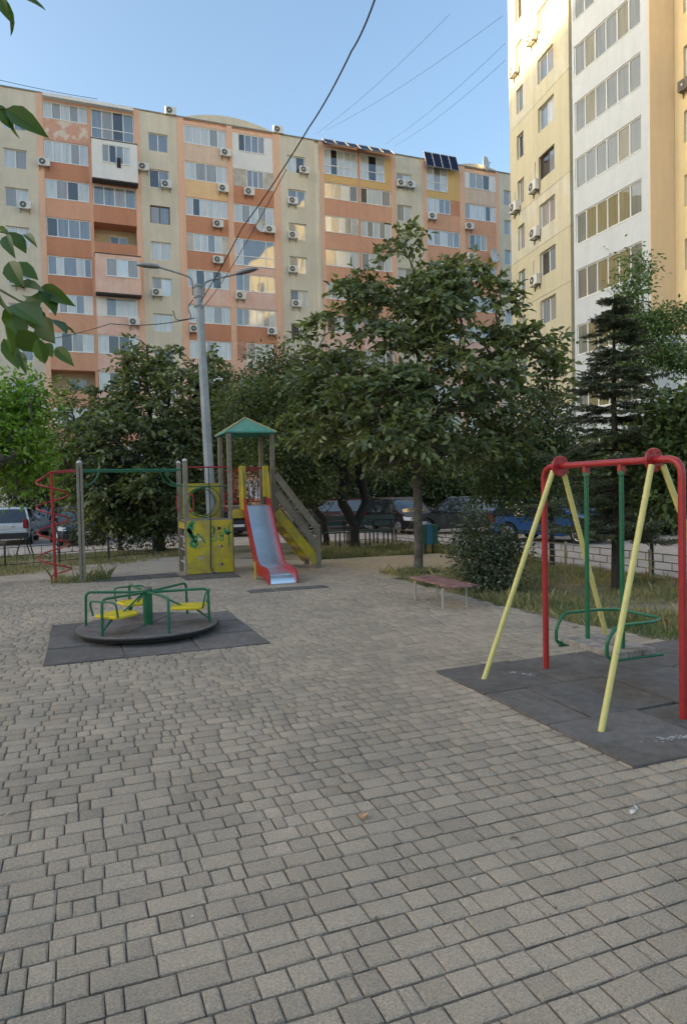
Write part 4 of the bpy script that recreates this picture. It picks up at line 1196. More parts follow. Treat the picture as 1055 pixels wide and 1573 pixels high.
dish((33.9, V0 + .2, 30.25), R_(30), 'grey satellite dish standing on the roof at the right', .6)
def solar_row(label, u0, u1, n, z0, z1, d0, d1):
    t = thing('solar_array', label, 'solar panels', ((u0 + u1) / 2, V0, z0))
    w = (u1 - u0) / n
    for i in range(n):
        a = -(u1 - u0) / 2 + i * w + .02; b = a + w - .04
        P = [(a, d0, 0), (b, d0, 0), (b, d0 + .04, .0), (a, d0 + .04, .0), (a, d1, z1 - z0), (b, d1, z1 - z0), (b, d1 + .04, z1 - z0), (a, d1 + .04, z1 - z0)]
        p = MB().hexa([(x, y_ - .05, z - .02) for x, y_, z in P]).build('panel', SOLAR, t)
        mb = MB()
        for (q, r_) in (((a, d0, 0), (b, d0, 0)), ((a, d1, z1 - z0), (b, d1, z1 - z0)), ((a, d0, 0), (a, d1, z1 - z0)), ((b, d0, 0), (b, d1, z1 - z0))):
            mb.tube([(q[0], q[1] - .06, q[2]), (r_[0], r_[1] - .06, r_[2])], .018, 4)
        mb.build('panel_frame', GALV, p)
solar_row('row of six dark solar panels sloping over the middle of the roof edge', 18.9, 24.9, 6, 29.22, 30.0, -.95, -.02)
solar_row('steep row of four dark solar panels at the right of the roof', 28.0, 31.2, 4, 29.0, 30.4, -.55, -.02)
# drying sheet and laundry seen in two loggias
tag(MB().box(3.15, 3.42, V0 - .80, V0 - .77, 25.05, 25.75).build('hanging_bag', BLACK), 'dark bag hanging on the white boxed balcony front', 'bag')

# ------------------------------------------------------------------ cream block on the right
b2 = thing('tower_block', 'tall cream apartment block with white balcony stack on the right', 'building', (24.325, 31.473, 0))
OX, OY = 24.325, 31.473
H2 = 34.5
sd, dd = (-.1306, -.9915), (.9915, -.1306)
F2 = Frame((0, 0), sd, dd)
BANDS = [(0, 6.0, WHITEW), (6.0, 12.35, CREAM), (12.35, 15.2, CREAM), (15.2, 17.95, CREAMW), (17.95, 23.15, CREAM), (23.15, 28.4, CREAMW), (28.4, H2, CREAM)]
def band_fill(fr, par, s0, s1, z0, z1, d0=0, d1=.5, bands=BANDS):
    for (a, b, m_) in bands:
        lo_, hi_ = max(a, z0), min(b, z1)
        if hi_ - lo_ > .02:
            fbox(fr, par, 'wall_panel', s0, s1, d0, d1, lo_ + (.012 if lo_ == a and a > 0 else 0), hi_ - (.012 if hi_ == b and b < H2 else 0), m_)
def cream_face(fr, par, s0, s1, cols, toph=H2, nrow=11):
    e = s0
    for (w0, w1, ztop, h, npn) in cols:
        band_fill(fr, par, e, w0, 0, toph)
        prev = toph
        for k in range(nrow + 3):
            T_ = ztop + 2 * 2.65 - 2.65 * k
            if T_ > toph - .3 or T_ - h < .8: continue
            band_fill(fr, par, w0, w1, T_, prev)
            pn = [random.choice([G, D, U_]), random.choice([S, U_, G])]
            window(fr, par, w0, w1, T_ - h, T_, npn, d=.14, panes=pn, fm=FRAMEB if (abs(T_ - 20.05) < .3 and npn == 2) else None)
            prev = T_ - h
        band_fill(fr, par, w0, w1, 0, prev)
        e = w1
    band_fill(fr, par, e, s1, 0, toph)
cream_face(F2, b2, -3.35, 2.46, [(-3.1, -2.32, 25.12, 1.42, 1), (-.65, 1.0, 25.38, 1.33, 2)])
# rounded far corner, turning to face the orange block; banded like the wall
for (a, b, m_) in BANDS:
    R0 = 2.6
    pts = []
    for i in range(13):
        th = i / 12 * R_(85)
        pts.append((-3.35 - R0 * math.sin(th), R0 * (1 - math.cos(th))))
    inner = [(-3.35 - (R0 - .5) * math.sin(i / 12 * R_(85)), .5 + (R0 - .5) * (1 - math.cos(i / 12 * R_(85)))) for i in range(12, -1, -1)]
    F2.put(MB().extrude(pts + inner, 'z', a + (.012 if a else 0), b - (.012 if b < H2 else 0))).build('curved_wall', m_, b2, smooth=True)
fbox(F2, b2, 'curved_wall', -5.95, -5.45, 2.5, 12, 0, H2, CREAM)
F2.put(MB().extrude([(2.3, .5), (-3.3, .5), (-5.0, 2.6), (-5.0, 11.5), (2.3, 11.5)], 'z', 0, H2 - .1)).build('core', INNER, b2)
# white balcony stack: stands 1.4 m forward
F3 = Frame((23.322 - OX, 28.109 - OY), (0, -1), (1, 0))
s0, s1 = .14, 4.99
for (a, b) in ((s0, .29), (4.55, s1)):
    fbox(F3, b2, 'white_pier', a, b, 0, 1.38, 0, H2, WHITEW)
prev = H2
YR = [G_YROOM, G_YROOM, G_OLIVE, G_YROOM, G_OLIVE, G_YROOM]
for k in range(12):
    T_ = 23.32 + 2.72 * 3 - 2.72 * k
    if T_ - 1.48 < .5: break
    fbox(F3, b2, 'white_spandrel', .29, 4.55, 0, 1.38, T_, prev, WHITEW)
    if T_ > 16.5:
        pn = [G_OLIVE, random.choice([G_YROOM, G_OLIVE]), G_OLIVE, G_OLIVE, random.choice([G_YROOM, G_OLIVE]), G_OLIVE]
    else:
        pn = [G_OLIVE, random.choice(YR), G_YROOM, random.choice(YR), G_YROOM, G_OLIVE]
    window(F3, b2, .29, 4.55, T_ - 1.48, T_, 6, d=.05, fw=.055, panes=pn)
    prev = T_ - 1.48
fbox(F3, b2, 'white_spandrel', .29, 4.55, 0, 1.38, 0, prev, WHITEW)
fbox(F3, b2, 'white_back', .2, 4.9, 1.38, 4.0, 0, H2, WHITEW)
# apricot return wall and the next cream wall coming towards the viewer
F4 = Frame((23.322 - OX, 23.119 - OY), (1, 0), (0, 1))
fbox(F4, b2, 'return_wall', .0, 1.38, -.06, -.004, 8.3, H2, APRI)
fbox(F4, b2, 'return_wall', .0, 1.38, -.065, -.004, 0, 8.29, WHITEW)
F5 = Frame((24.70 - OX, 23.05 - OY), (0, -1), (1, 0))
AB = [(0, 8.3, WHITEW), (8.3, H2, APRI)]
CREAM2 = mat('pale_apricot_render', (0.78, 0.63, 0.38), 0.9, 0.05, 2, stain=0.08)
AB = [(0, 8.3, WHITEW), (8.3, H2, CREAM2)]
band_fill(F5, b2, 0, .50, 0, H2, bands=AB)
prev = H2
for k in range(12):
    T_ = 20.46 + 2.72 * 4 - 2.72 * k
    if T_ - 1.35 < .5: break
    band_fill(F5, b2, .50, 2.0, T_, prev, bands=AB)
    window(F5, b2, .50, 2.0, T_ - 1.35, T_, 2, d=.14)
    prev = T_ - 1.35
band_fill(F5, b2, .50, 2.0, 0, prev, bands=AB)
band_fill(F5, b2, 2.0, 3.6, 0, H2, bands=AB)
fbox(F5, b2, 'core', 0.1, 3.5, .5, 8, 0, H2 - .1, INNER)
# the next rounded cream bay, out of frame but mirrored in the orange block's windows
F6 = Frame((25.2 - OX, 19.45 - OY), sd, dd)
cream_face(F6, b2, 0, 13, [(2.0, 3.6, 25.3, 1.35, 2), (6.5, 8.2, 25.3, 1.35, 2), (10.2, 11.6, 25.3, 1.35, 2)])
fbox(F6, b2, 'core', .1, 12.9, .5, 9, 0, H2 - .1, INNER)
# air conditioners of this block
rz2 = math.atan2(sd[1], sd[0])
def on2(s_, z, d=-.02):
    return (OX + sd[0] * s_ + dd[0] * d, OY + sd[1] * s_ + dd[1] * d, z)
for (s_, z, lab) in [(-.94, 26.82, 'air conditioner in the sunlit patch of the cream block, right one'), (-3.02, 26.25, 'air conditioner in the sunlit patch of the cream block, left one'),
                     (-.88, 18.6, 'white air conditioner under a dark-framed window of the cream block'), (-3.14, 18.36, 'white air conditioner near the rounded corner of the cream block'),
                     (-.84, 16.01, 'white air conditioner on the pale patched band of the cream block'), (-.87, 13.38, 'white air conditioner just above the treetop on the cream block'),
                     (-2.9, 12.9, 'white air conditioner by the rounded corner of the cream block, lowest in view')]:
    ac_unit(on2(s_, z - .28), rz2, lab, .95)
ad = ac_unit((24.68, 22.30, 18.5), -math.pi / 2, 'dark grey air conditioner at the right picture edge on the apricot wall', .8)
for ch in ad.children:
    if ch.name.startswith('casing'):
        ch.data = ch.data.copy(); ch.data.materials.clear(); ch.data.materials.append(mat('ac_dark_shell', (.16, .14, .12), .6, .1, 6))
for (s_, z0, z1) in [(-.95, 18.9, 20.0), (-1.25, 13.7, 14.6), (-3.3, 18.7, 19.3)]:
    F2.put(MB().tube([(s_, -.03, z0), (s_ - .08, -.03, (z0 + z1) / 2), (s_ - .02, -.03, z1)], .022, 6)).build('refrigerant_pipe', GALV, b2)
# bay with railing low on the cream block
fbox(F2, b2, 'balcony_slab', -1.4, 2.2, -.9, 0, 4.3, 4.45, WHITEW)
for k in range(19):
    F2.put(MB().tube([(-1.35 + k * .19, -.85, 4.45), (-1.35 + k * .19, -.85, 5.5)], .02, 5)).build('baluster', FRAMEW, b2)
F2.put(MB().tube([(-1.4, -.85, 5.5), (2.2, -.85, 5.5)], .03, 6)).build('balcony_rail', FRAMEW, b2)

# added block on the left, out of frame, put there to shade the courtyard
nb = thing('apartment_block', 'added tall plain beige block beyond the left picture edge, to shade the courtyard', 'building', (-126, 35, 0))
FN = Frame((0, 0), (0, 1), (-1, 0))
for k in range(17):
    fbox(FN, nb, 'storey', -75, 75, 0, 14, k * 3.0 + .25, k * 3.0 + 3.0, BEIGE)
    fbox(FN, nb, 'floor_band', -75.1, 75.1, -.1, 14.1, k * 3.0, k * 3.0 + .249, WHITEP)
fbox(FN, nb, 'parapet', -75.1, 75.1, -.1, 14.1, 51.0, 52.6, ROOFM)

# ------------------------------------------------------------------ trees
def tree(name, label, base, lobes, ncl, leafm, barkm, fork=1.3, r0=.12, style='walnut', nl=6, ll=.15, lw=.06, spread=.35, seed=1, lean=(0, 0), cat='tree', stems=None, group=None, shell=.55, bend=0.0, tmpl=None):
    """trunk and limbs grown towards leaf clusters spread through the crown's lobes; lobes: (px, py, depth, rx_px, ry_px[, rdepth_m])"""
    rng = np.random.default_rng(seed)
    base = Vector(base)
    t = thing(name, label, cat, base, 0, group)
    # cluster points
    pts = []
    vol = []
    L = []
    for lb in lobes:
        c = at(lb[0], lb[1], lb[2]); rx = lb[3] * lb[2] / 1050; rz_ = lb[4] * lb[2] / 1050
        rd = lb[5] if len(lb) > 5 else rx * .9
        L.append((np.array(c), rx, rd, rz_)); vol.append((rx * rd * rz_) ** .75)
    vol = np.array(vol) / sum(vol)
    rt_ = np.array([math.cos(YAW), -math.sin(YAW), 0]); bk_ = np.array([math.sin(YAW), math.cos(YAW), 0]); up_ = np.array([0, 0, 1.0])
    for i in range(ncl):
        c, rx, rd, rz_ = L[rng.choice(len(L), p=vol)]
        d = rng.normal(0, 1, 3); d /= np.linalg.norm(d)
        r = (shell + (1 - shell) * rng.random()) if rng.random() < .75 else rng.random() ** .5
        r *= rng.uniform(.86, 1.10)
        pts.append(c + (rt_ * d[0] * rx + bk_ * d[1] * rd + up_ * d[2] * rz_) * r)
    pts = np.array(pts)
    pts = pts[pts[:, 2] > .15]
    # skeleton
    B0 = np.array(base)
    nodes, par = [B0 - np.array([0, 0, .05])], [-1]
    cc = np.mean([l[0] for l in L], axis=0)
    nstem = 6
    tops = []
    for st in (stems or [(lean[0], lean[1])]):
        prev = 0
        for i in range(1, nstem + 1):
            f = i / nstem
            b_ = bend * math.sin(math.pi * f)
            g_ = max(0.0, (f - .5) * 2) if len(stems or [0]) > 1 else f
            p = B0 + np.array([st[0] * g_ + b_, st[1] * g_, fork * f]) + rng.normal(0, .018, 3) * fork * .4
            nodes.append(p); par.append(prev); prev = len(nodes) - 1
        tops.append(prev)
        # leader rising into the crown
        q = nodes[prev]; top = max(l[0][2] + l[3] * .55 for l in L)
        tgt = np.array([cc[0] * .6 + q[0] * .4 + rng.normal(0, .2), cc[1] * .6 + q[1] * .4 + rng.normal(0, .2), top])
        nn = max(4, int((top - q[2]) / .35))
        for i in range(1, nn + 1):
            f = i / nn
            p = q + (tgt - q) * f + rng.normal(0, .05, 3)
            nodes.append(p); par.append(prev); prev = len(nodes) - 1
    first = nstem
    order = np.argsort(np.linalg.norm(pts - (B0 + np.array([0, 0, fork])), axis=1))
    NA = np.zeros((len(nodes) + len(pts) * 4, 3)); NA[:len(nodes)] = nodes
    nN = len(nodes)
    lo_ok = np.zeros(len(NA), bool); lo_ok[first - 1:nN] = True
    ends, dirs = [], []
    for oi in order:
        p = pts[oi]
        d = NA[:nN] - p
        dist_ = np.linalg.norm(d, axis=1) + np.maximum(0, d[:, 2]) * .9
        dist_[~lo_ok[:nN]] = 1e9
        j = int(np.argmin(dist_))
        q = NA[j]
        l_ = np.linalg.norm(p - q)
        ns = int(min(4, max(1, round(l_ / .28))))
        prev = j
        for k in range(1, ns + 1):
            f = k / ns
            w = q + (p - q) * f
            w[2] += .10 * l_ * math.sin(math.pi * f)
            if k < ns: w = w + rng.normal(0, .035, 3) * l_
            NA[nN] = w; par.append(prev); lo_ok[nN] = True; prev = nN; nN += 1
        ends.append(p); dirs.append((p - NA[par[prev]]))
    # radii: pipe model
    cnt = np.zeros(nN)
    haskid = np.zeros(nN, bool)
    for i in range(1, nN): haskid[par[i]] = True
    for i in range(nN - 1, 0, -1):
        if not haskid[i]: cnt[i] += 1
        cnt[par[i]] += cnt[i]
    rad = np.maximum(.0045, r0 * (cnt / max(cnt[0], 1)) ** .47)
    rad[0] = r0 * 1.25; 
    # branch tubes, one ring per node, 6 sided near the trunk, 4 beyond
    V, F4_ = [], []
    vo = 0
    for i in range(1, nN):
        a, b = NA[par[i]], NA[i]
        ax = b - a; ln = np.linalg.norm(ax)
        if ln < 1e-5: continue
        ax = ax / ln
        ref = np.array([0, 0, 1.0]) if abs(ax[2]) < .9 else np.array([1.0, 0, 0])
        s_ = np.cross(ax, ref); s_ /= np.linalg.norm(s_); u_ = np.cross(s_, ax)
        k = 10 if rad[i] > r0 * .55 else (6 if rad[i] > .02 else 3)
        ra = min(rad[par[i]], rad[i] * 1.6); rb = rad[i]
        if par[i] in (0,) : ra = rad[0]
        an = np.arange(k) * 2 * math.pi / k
        ring = np.cos(an)[:, None] * s_[None] + np.sin(an)[:, None] * u_[None]
        V.append(a[None] + ring * ra - ax * ra * .2); V.append(b[None] + ring * rb + ax * rb * .2)
        for q in range(k):
            F4_.append((vo + q, vo + (q + 1) % k, vo + k + (q + 1) % k, vo + k + q))
        vo += 2 * k
    mesh_np('trunk', np.concatenate(V) - B0, F4_, barkm, t, smooth=True)
    # foliage
    ends = np.array(ends); dirs = norm(np.array(dirs))
    PP, DD, NN, LL_, WW = [], [], [], [], []
    n = len(ends)
    if style == 'walnut':
        # each twig end carries nl drooping compound leaves of seven leaflets
        for e, d in zip(ends, dirs):
            m_ = rng.poisson(nl) + 1
            for j in range(m_):
                a = rng.uniform(0, 2 * math.pi)
                rd_ = d * .6 + np.array([math.cos(a), math.sin(a), rng.uniform(-.7, .8)])
                rd_ /= np.linalg.norm(rd_)
                rl = rng.uniform(.20, .34) * spread / .35
                side = np.cross(rd_, up_); side /= max(np.linalg.norm(side), 1e-6)
                for q in range(7):
                    f = .25 + .75 * (q // 2) / 3
                    p = e + rd_ * rl * f + np.array([0, 0, -.22 * rl * f * f * 2])
                    sg = 0 if q == 6 else (1 if q % 2 else -1)
                    ld = rd_ * (.55 if sg else 1.0) + side * sg * .8 + np.array([0, 0, .1 - 1.1 * rng.random()]) + rng.normal(0, .25, 3)
                    PP.append(p); DD.append(ld); NN.append(up_ * .5 + rd_ * .5 + rng.normal(0, .8, 3)); LL_.append(ll * rng.uniform(.7, 1.2) * (1.25 if sg == 0 else 1)); WW.append(lw * rng.uniform(.8, 1.2))
        tm = tmpl or LEAF_F
    else:
        K = nl
        o_ = rng.normal(0, spread * .5, (n, K, 3)); o_[:, :, 2] *= .7
        PP = (ends[:, None] + o_).reshape(-1, 3)
        DD = (o_ + rng.normal(0, spread * .4, o_.shape) + np.array([0, 0, -.25 * spread])).reshape(-1, 3)
        NN = np.tile(up_, (len(PP), 1)) + rng.normal(0, .6, (len(PP), 3))
        LL_ = ll * rng.uniform(.65, 1.25, len(PP)); WW = lw * rng.uniform(.75, 1.25, len(PP))
        tm = tmpl or LEAF_Q
    PP, DD, NN = np.array(PP), np.array(DD), np.array(NN)
    Vv, Fv = leaves(PP, DD, NN, np.array(LL_), np.array(WW), tm)
    mesh_np('crown', Vv - B0, Fv, leafm, t)
    return t

def gp(px, py, z=-.02):
    """ground point on a sight line"""
    d = _f + _r * ((px - 527.5) / 1050.0) - _u * ((py - 786.5) / 1050.0)
    return Vector((0, 0, EYE)) + d * ((z - EYE) / d.z)

tree('walnut_tree', 'large dark green walnut tree with slim grey trunk behind the red bench', gp(642, 880),
     [(610, 380, 14.2, 34, 36), (700, 425, 14.0, 62, 30), (560, 450, 14.4, 48, 34), (640, 490, 13.9, 100, 50), (500, 520, 14.5, 50, 44), (520, 590, 14.4, 70, 52), (770, 450, 13.9, 26, 40), (790, 520, 13.9, 40, 40), (845, 535, 13.8, 36, 30), (850, 600, 13.9, 30, 34),
      (730, 580, 13.5, 90, 55), (600, 610, 13.4, 95, 62), (640, 672, 13.3, 112, 44), (495, 655, 14.2, 50, 46), (765, 665, 13.8, 56, 44)],
     520, L_WAL, BARK, fork=1.55, r0=.092, nl=4, ll=.150, lw=.078, spread=.46, seed=11, lean=(.05, .05))
tree('round_tree', 'dark tree with forked trunk beside the long green benches', gp(545, 843),
     [(455, 580, 21, 60, 44), (520, 610, 21, 80, 70), (440, 650, 21, 70, 70), (600, 665, 20.5, 72, 50), (500, 690, 20, 80, 38)],
     330, L_DARK, BARKD, fork=1.35, r0=.19, style='simple', nl=44, ll=.13, lw=.06, spread=.6, seed=12, stems=[(-.35, .0), (.42, .1)])
tree('leaning_tree', 'tree with dark curved leaning stems behind the wooden stairs', gp(503, 838),
     [(430, 700, 18.6, 65, 55), (400, 630, 19.5, 55, 52), (470, 740, 18.6, 50, 34), (425, 560, 20, 30, 34)],
     260, L_MID, BARKD, fork=1.7, r0=.10, style='simple', nl=40, ll=.13, lw=.058, spread=.5, seed=13, stems=[(-.75, .1), (.45, .0)], bend=-.10)
tree('walnut_tree', 'broad walnut tree left of the lamp post behind the monkey bars', gp(246, 846),
     [(225, 560, 21.5, 50, 46), (160, 625, 21.5, 60, 45), (270, 610, 21, 60, 55), (200, 680, 20.8, 90, 60), (130, 710, 21, 50, 60), (290, 700, 21, 60, 70), (215, 760, 20.8, 100, 40), (325, 575, 22, 36, 40)],
     430, L_WAL, BARKD, fork=1.4, r0=.17, nl=4, ll=.19, lw=.095, spread=.62, seed=14)
tree('shrub', 'dense dark shrub at ground level behind the grey timber post', gp(185, 842),
     [(150, 790, 21.5, 45, 45), (215, 800, 21.3, 60, 38), (265, 790, 21.5, 40, 40), (185, 740, 21.5, 80, 40)],
     300, L_BG, BARKD, fork=.5, r0=.08, style='simple', nl=40, ll=.12, lw=.06, spread=.5, seed=15, cat='shrub')
tree('light_tree', 'bright yellow-green leafy tree at the left picture edge', gp(-40, 905),
     [(35, 620, 16.5, 42, 48), (20, 690, 16.0, 55, 50), (50, 735, 16.2, 34, 34), (-40, 660, 16.0, 70, 80)],
     230, L_LIGHT, BARK, fork=1.6, r0=.11, style='simple', nl=30, ll=.17, lw=.075, spread=.48, seed=16, tmpl=LEAF_F)
tree('thin_tree', 'dark slim-stemmed tree behind the swing frame', gp(848, 868),
     [(835, 640, 15.5, 55, 50), (800, 700, 15.2, 55, 60), (870, 710, 15.4, 40, 50), (760, 740, 14.8, 50, 40), (830, 765, 15.2, 50, 26)],
     260, L_DARK, BARKD, fork=1.0, r0=.055, style='simple', nl=34, ll=.11, lw=.055, spread=.42, seed=17)
tree('bush', 'grey-green leafy bush right of the red bench', gp(744, 908),
     [(748, 855, 11.3, 44, 36), (720, 830, 11.5, 24, 26), (775, 838, 11.3, 24, 30), (748, 882, 11.1, 42, 20), (730, 802, 11.7, 18, 20)],
     210, L_BUSH, BARKD, fork=.25, r0=.05, style='simple', nl=26, ll=.075, lw=.036, spread=.26, seed=18, cat='bush', tmpl=LEAF_F)
tree('leafy_tree', 'dark broad-leaved tree filling the right edge behind the swing', gp(1090, 905),
     [(1040, 640, 10.4, 42, 38), (1015, 700, 10.4, 44, 36), (1055, 720, 10.2, 46, 56), (1085, 660, 10.2, 60, 70), (1030, 765, 10.6, 36, 30)],
     300, L_DARK, BARKD, fork=1.1, r0=.09, style='simple', nl=26, ll=.105, lw=.07, spread=.36, seed=19, tmpl=LEAF_F)
tree('airy_tree', 'thin pale tree top with small leaves above the fir', gp(1000, 885),
     [(972, 430, 13.6, 22, 48), (985, 500, 13.6, 34, 34), (1035, 490, 13.6, 40, 16), (1020, 540, 13.6, 44, 18), (960, 560, 13.6, 30, 26), (1050, 555, 13.8, 26, 14)],
     210, L_AIRY, BARKD, fork=2.6, r0=.035, style='simple', nl=42, ll=.085, lw=.042, spread=.26, seed=20)

# background greenery in front of the orange block and behind the cars
BGT = [(60, 700, 33, 60, 60, 'dark tree top behind the silver car'), (345, 655, 30, 46, 50, 'dark tree right of the lamp post, in front of the orange wall'), (400, 620, 34, 44, 46, 'tree with paler crown at the centre of the orange block foot'),
       (480, 700, 35, 60, 60, 'distant tree above the maroon car'), (600, 720, 36, 70, 55, 'distant tree above the black hatchback'), (700, 730, 36, 60, 50, 'distant tree behind the dark sedan'),
       (800, 720, 34, 60, 60, 'distant tree behind the blue car'), (880, 740, 31, 60, 60, 'distant tree at the foot of the cream block'), (960, 730, 26, 60, 70, 'dark tree behind the fir on the far side of the road'), (1060, 740, 26, 60, 70, 'dark tree at the far right beyond the fence'),
       (300, 760, 34, 60, 40, 'distant shrub seen through the tower legs'), (150, 770, 36, 70, 40, 'distant shrub behind the left parked cars')]
for i, (px_, py_, dp, rx, ry, lab) in enumerate(BGT):
    b_ = at(px_ + 8, 790, dp); b_.z = -.02
    tree('distant_tree' if 'tree' in lab else 'distant_shrub', lab, b_, [(px_, py_, dp, rx, ry, 2.0), (px_ - rx * .6, py_ + ry * .5, dp, rx * .7, ry * .7, 1.6), (px_ + rx * .6, py_ + ry * .45, dp + .5, rx * .7, ry * .7, 1.6), (px_, py_ + ry * 0.9, dp, rx, ry * .5, 1.6)],
         240, L_BG if i % 3 else L_MID, BARKD, fork=1.0, r0=.14, style='simple', nl=44, ll=.20, lw=.10, spread=.95, seed=40 + i, group='trees in front of the orange block', cat='tree' if 'tree' in lab else 'shrub')

# ------------------------------------------------------------------ fir
def fir(label, base, h, rmax, seed):
    rng = np.random.default_rng(seed)
    t = thing('fir_tree', label, 'fir tree', base)
    MB().tube([(0, 0, -.05), (.02, 0, h * .3), (0, .02, h * .65), (.01, 0, h)], [.085, .07, .04, .008], 10).build('trunk', BARKD, t, smooth=True)
    Pn, Dn, Ln = [], [], []
    br = MB()
    z = .95
    while z < h - .05:
        f = (z - .95) / (h - .95)
        for b in range(rng.integers(6, 9)):
            a = rng.uniform(0, 2 * math.pi)
            L = rmax * (1 - f) ** .8 * rng.uniform(.35, 1.25) + .12
            d = np.array([math.cos(a), math.sin(a), 0]); tiltb = rng.uniform(-.42, -.05)
            pts = []
            for k in range(7):
                q = k / 6
                pts.append(np.array([0, 0, z]) + d * L * q + np.array([0, 0, tiltb * L * q + .20 * L * q * q]) + rng.normal(0, .012, 3))
            br.tube(pts, [.014 * (1 - .8 * k / 6) * (1.2 - f * .5) for k in range(7)], 4)
            sd_ = np.array([-d[1], d[0], 0])
            m_ = int(7 + L * 20)
            for k in range(m_):
                q = .18 + .82 * k / m_
                o = pts[min(6, int(q * 6))] * (1 - (q * 6) % 1) + pts[min(6, int(q * 6) + 1)] * ((q * 6) % 1)
                tl = (.10 + .36 * L * (1 - q)) * rng.uniform(.6, 1.1)
                tl = min(tl, .42)
                sg = 1 if k % 2 else -1
                td = d * .75 + sd_ * sg * .8 + np.array([0, 0, rng.uniform(-.22, .08)])
                td /= np.linalg.norm(td)
                nn = int(12 + tl * 95)
                u = rng.uniform(0, 1, nn)
                Pn.append(o + td * tl * u[:, None])
                rd = rng.normal(0, 1, (nn, 3)); rd[:, 2] *= .5
                Dn.append(td * .9 + rd * .55)
                Ln.append(rng.uniform(.045, .080, nn))
        z += rng.uniform(.15, .24) * (1.15 - f * .45)
    br.build('branch_set', BARKD, t)
    P, D_, L = np.concatenate(Pn), np.concatenate(Dn), np.concatenate(Ln)
    V, F = leaves(P, D_, np.tile([0, 0, 1.0], (len(P), 1)) + rng.normal(0, .5, (len(P), 3)), L, L * .24, LEAF_Q)
    mesh_np('crown', V, F, L_FIR, t)
fir('dark fir tree with layered branches behind the swing', gp(946, 908), 4.8, 1.5, 31)

# ------------------------------------------------------------------ near walnut twigs at the left edge, hanging from a tree beside the viewer
def near_branch(name, label, pts, r, leaf_specs, m_=L_NEAR):
    t = thing(name, label, 'branch', at(*pts[0]))
    O_ = np.array(at(*pts[0]))
    P = [Vector(np.array(at(*p)) - O_) for p in pts]
    MB().tube(P, [r * (1 - .7 * i / (len(P) - 1)) for i in range(len(P))], 6).build('stem', mat('green_twig', (.07, .10, .03), .6, .2, 9), t, smooth=True)
    for (bx, by, ex, ey, dp, w) in leaf_specs:
        b_, e_ = np.array(at(bx, by, dp)), np.array(at(ex, ey, dp + random.uniform(-.10, .10)))
        d = e_ - b_; L_ = np.linalg.norm(d)
        fwd = np.array([math.sin(YAW), math.cos(YAW), 0])
        nrm_ = -fwd * random.uniform(.35, 1.0) + np.array([random.gauss(0, .45), 0, random.uniform(.2, .9)])
        V, F = leaves((b_ - O_)[None], d[None], nrm_[None], np.array([L_]), np.array([w * dp / 1050]), LEAF_N)
        mesh_np('leaf', V, F, m_, t, smooth=True)
near_branch('walnut_twig', 'dark green walnut twig with long drooping leaves at the left edge', [(-40, 420, 2.7), (0, 445, 2.65), (30, 462, 2.6), (55, 470, 2.6), (68, 520, 2.6)], .006,
    [(18, 440, 66, 442, 2.6, 26), (30, 470, 105, 458, 2.6, 30), (64, 440, 112, 468, 2.6, 24), (60, 446, 88, 482, 2.55, 30), (20, 468, 66, 496, 2.55, 44), (12, 470, 36, 530, 2.7, 36), (50, 470, 66, 512, 2.6, 34),
     (62, 488, 82, 526, 2.6, 34), (76, 490, 104, 510, 2.65, 30), (94, 498, 117, 512, 2.65, 14), (28, 506, 62, 542, 2.6, 40), (58, 520, 70, 560, 2.55, 24), (68, 528, 84, 548, 2.6, 22), (86, 534, 112, 560, 2.6, 20),
     (30, 540, 40, 572, 2.7, 16), (8, 500, 24, 548, 2.6, 26), (-6, 440, 20, 490, 2.6, 40), (40, 455, 60, 470, 2.7, 26), (20, 405, 60, 428, 2.7, 26), (14, 402, 34, 440, 2.6, 30), (6, 520, 30, 566, 2.7, 26)])
near_branch('walnut_twig', 'small walnut leaf pair at the left edge beside the upper windows', [(-40, 352, 2.5), (0, 356, 2.5), (20, 360, 2.5)], .005,
    [(14, 356, 42, 388, 2.5, 24), (10, 362, 20, 392, 2.5, 20), (38, 360, 56, 376, 2.55, 12), (-4, 350, 22, 368, 2.5, 20)])
near_branch('walnut_twig', 'large dark leaf overhanging the top left windows', [(-40, 160, 2.2), (0, 166, 2.2), (16, 168, 2.2)], .005,
    [(10, 167, 71, 207, 2.2, 30), (12, 168, 27, 214, 2.2, 22), (-4, 160, 22, 200, 2.2, 20)])
near_branch('walnut_twig', 'dark leaves in the top left corner of the sky', [(-40, -40, 2.2), (0, -14, 2.2), (30, -6, 2.2)], .005,
    [(26, -6, 72, 12, 2.2, 20), (8, -4, 22, 56, 2.2, 14), (-6, -20, 14, 30, 2.2, 20)])

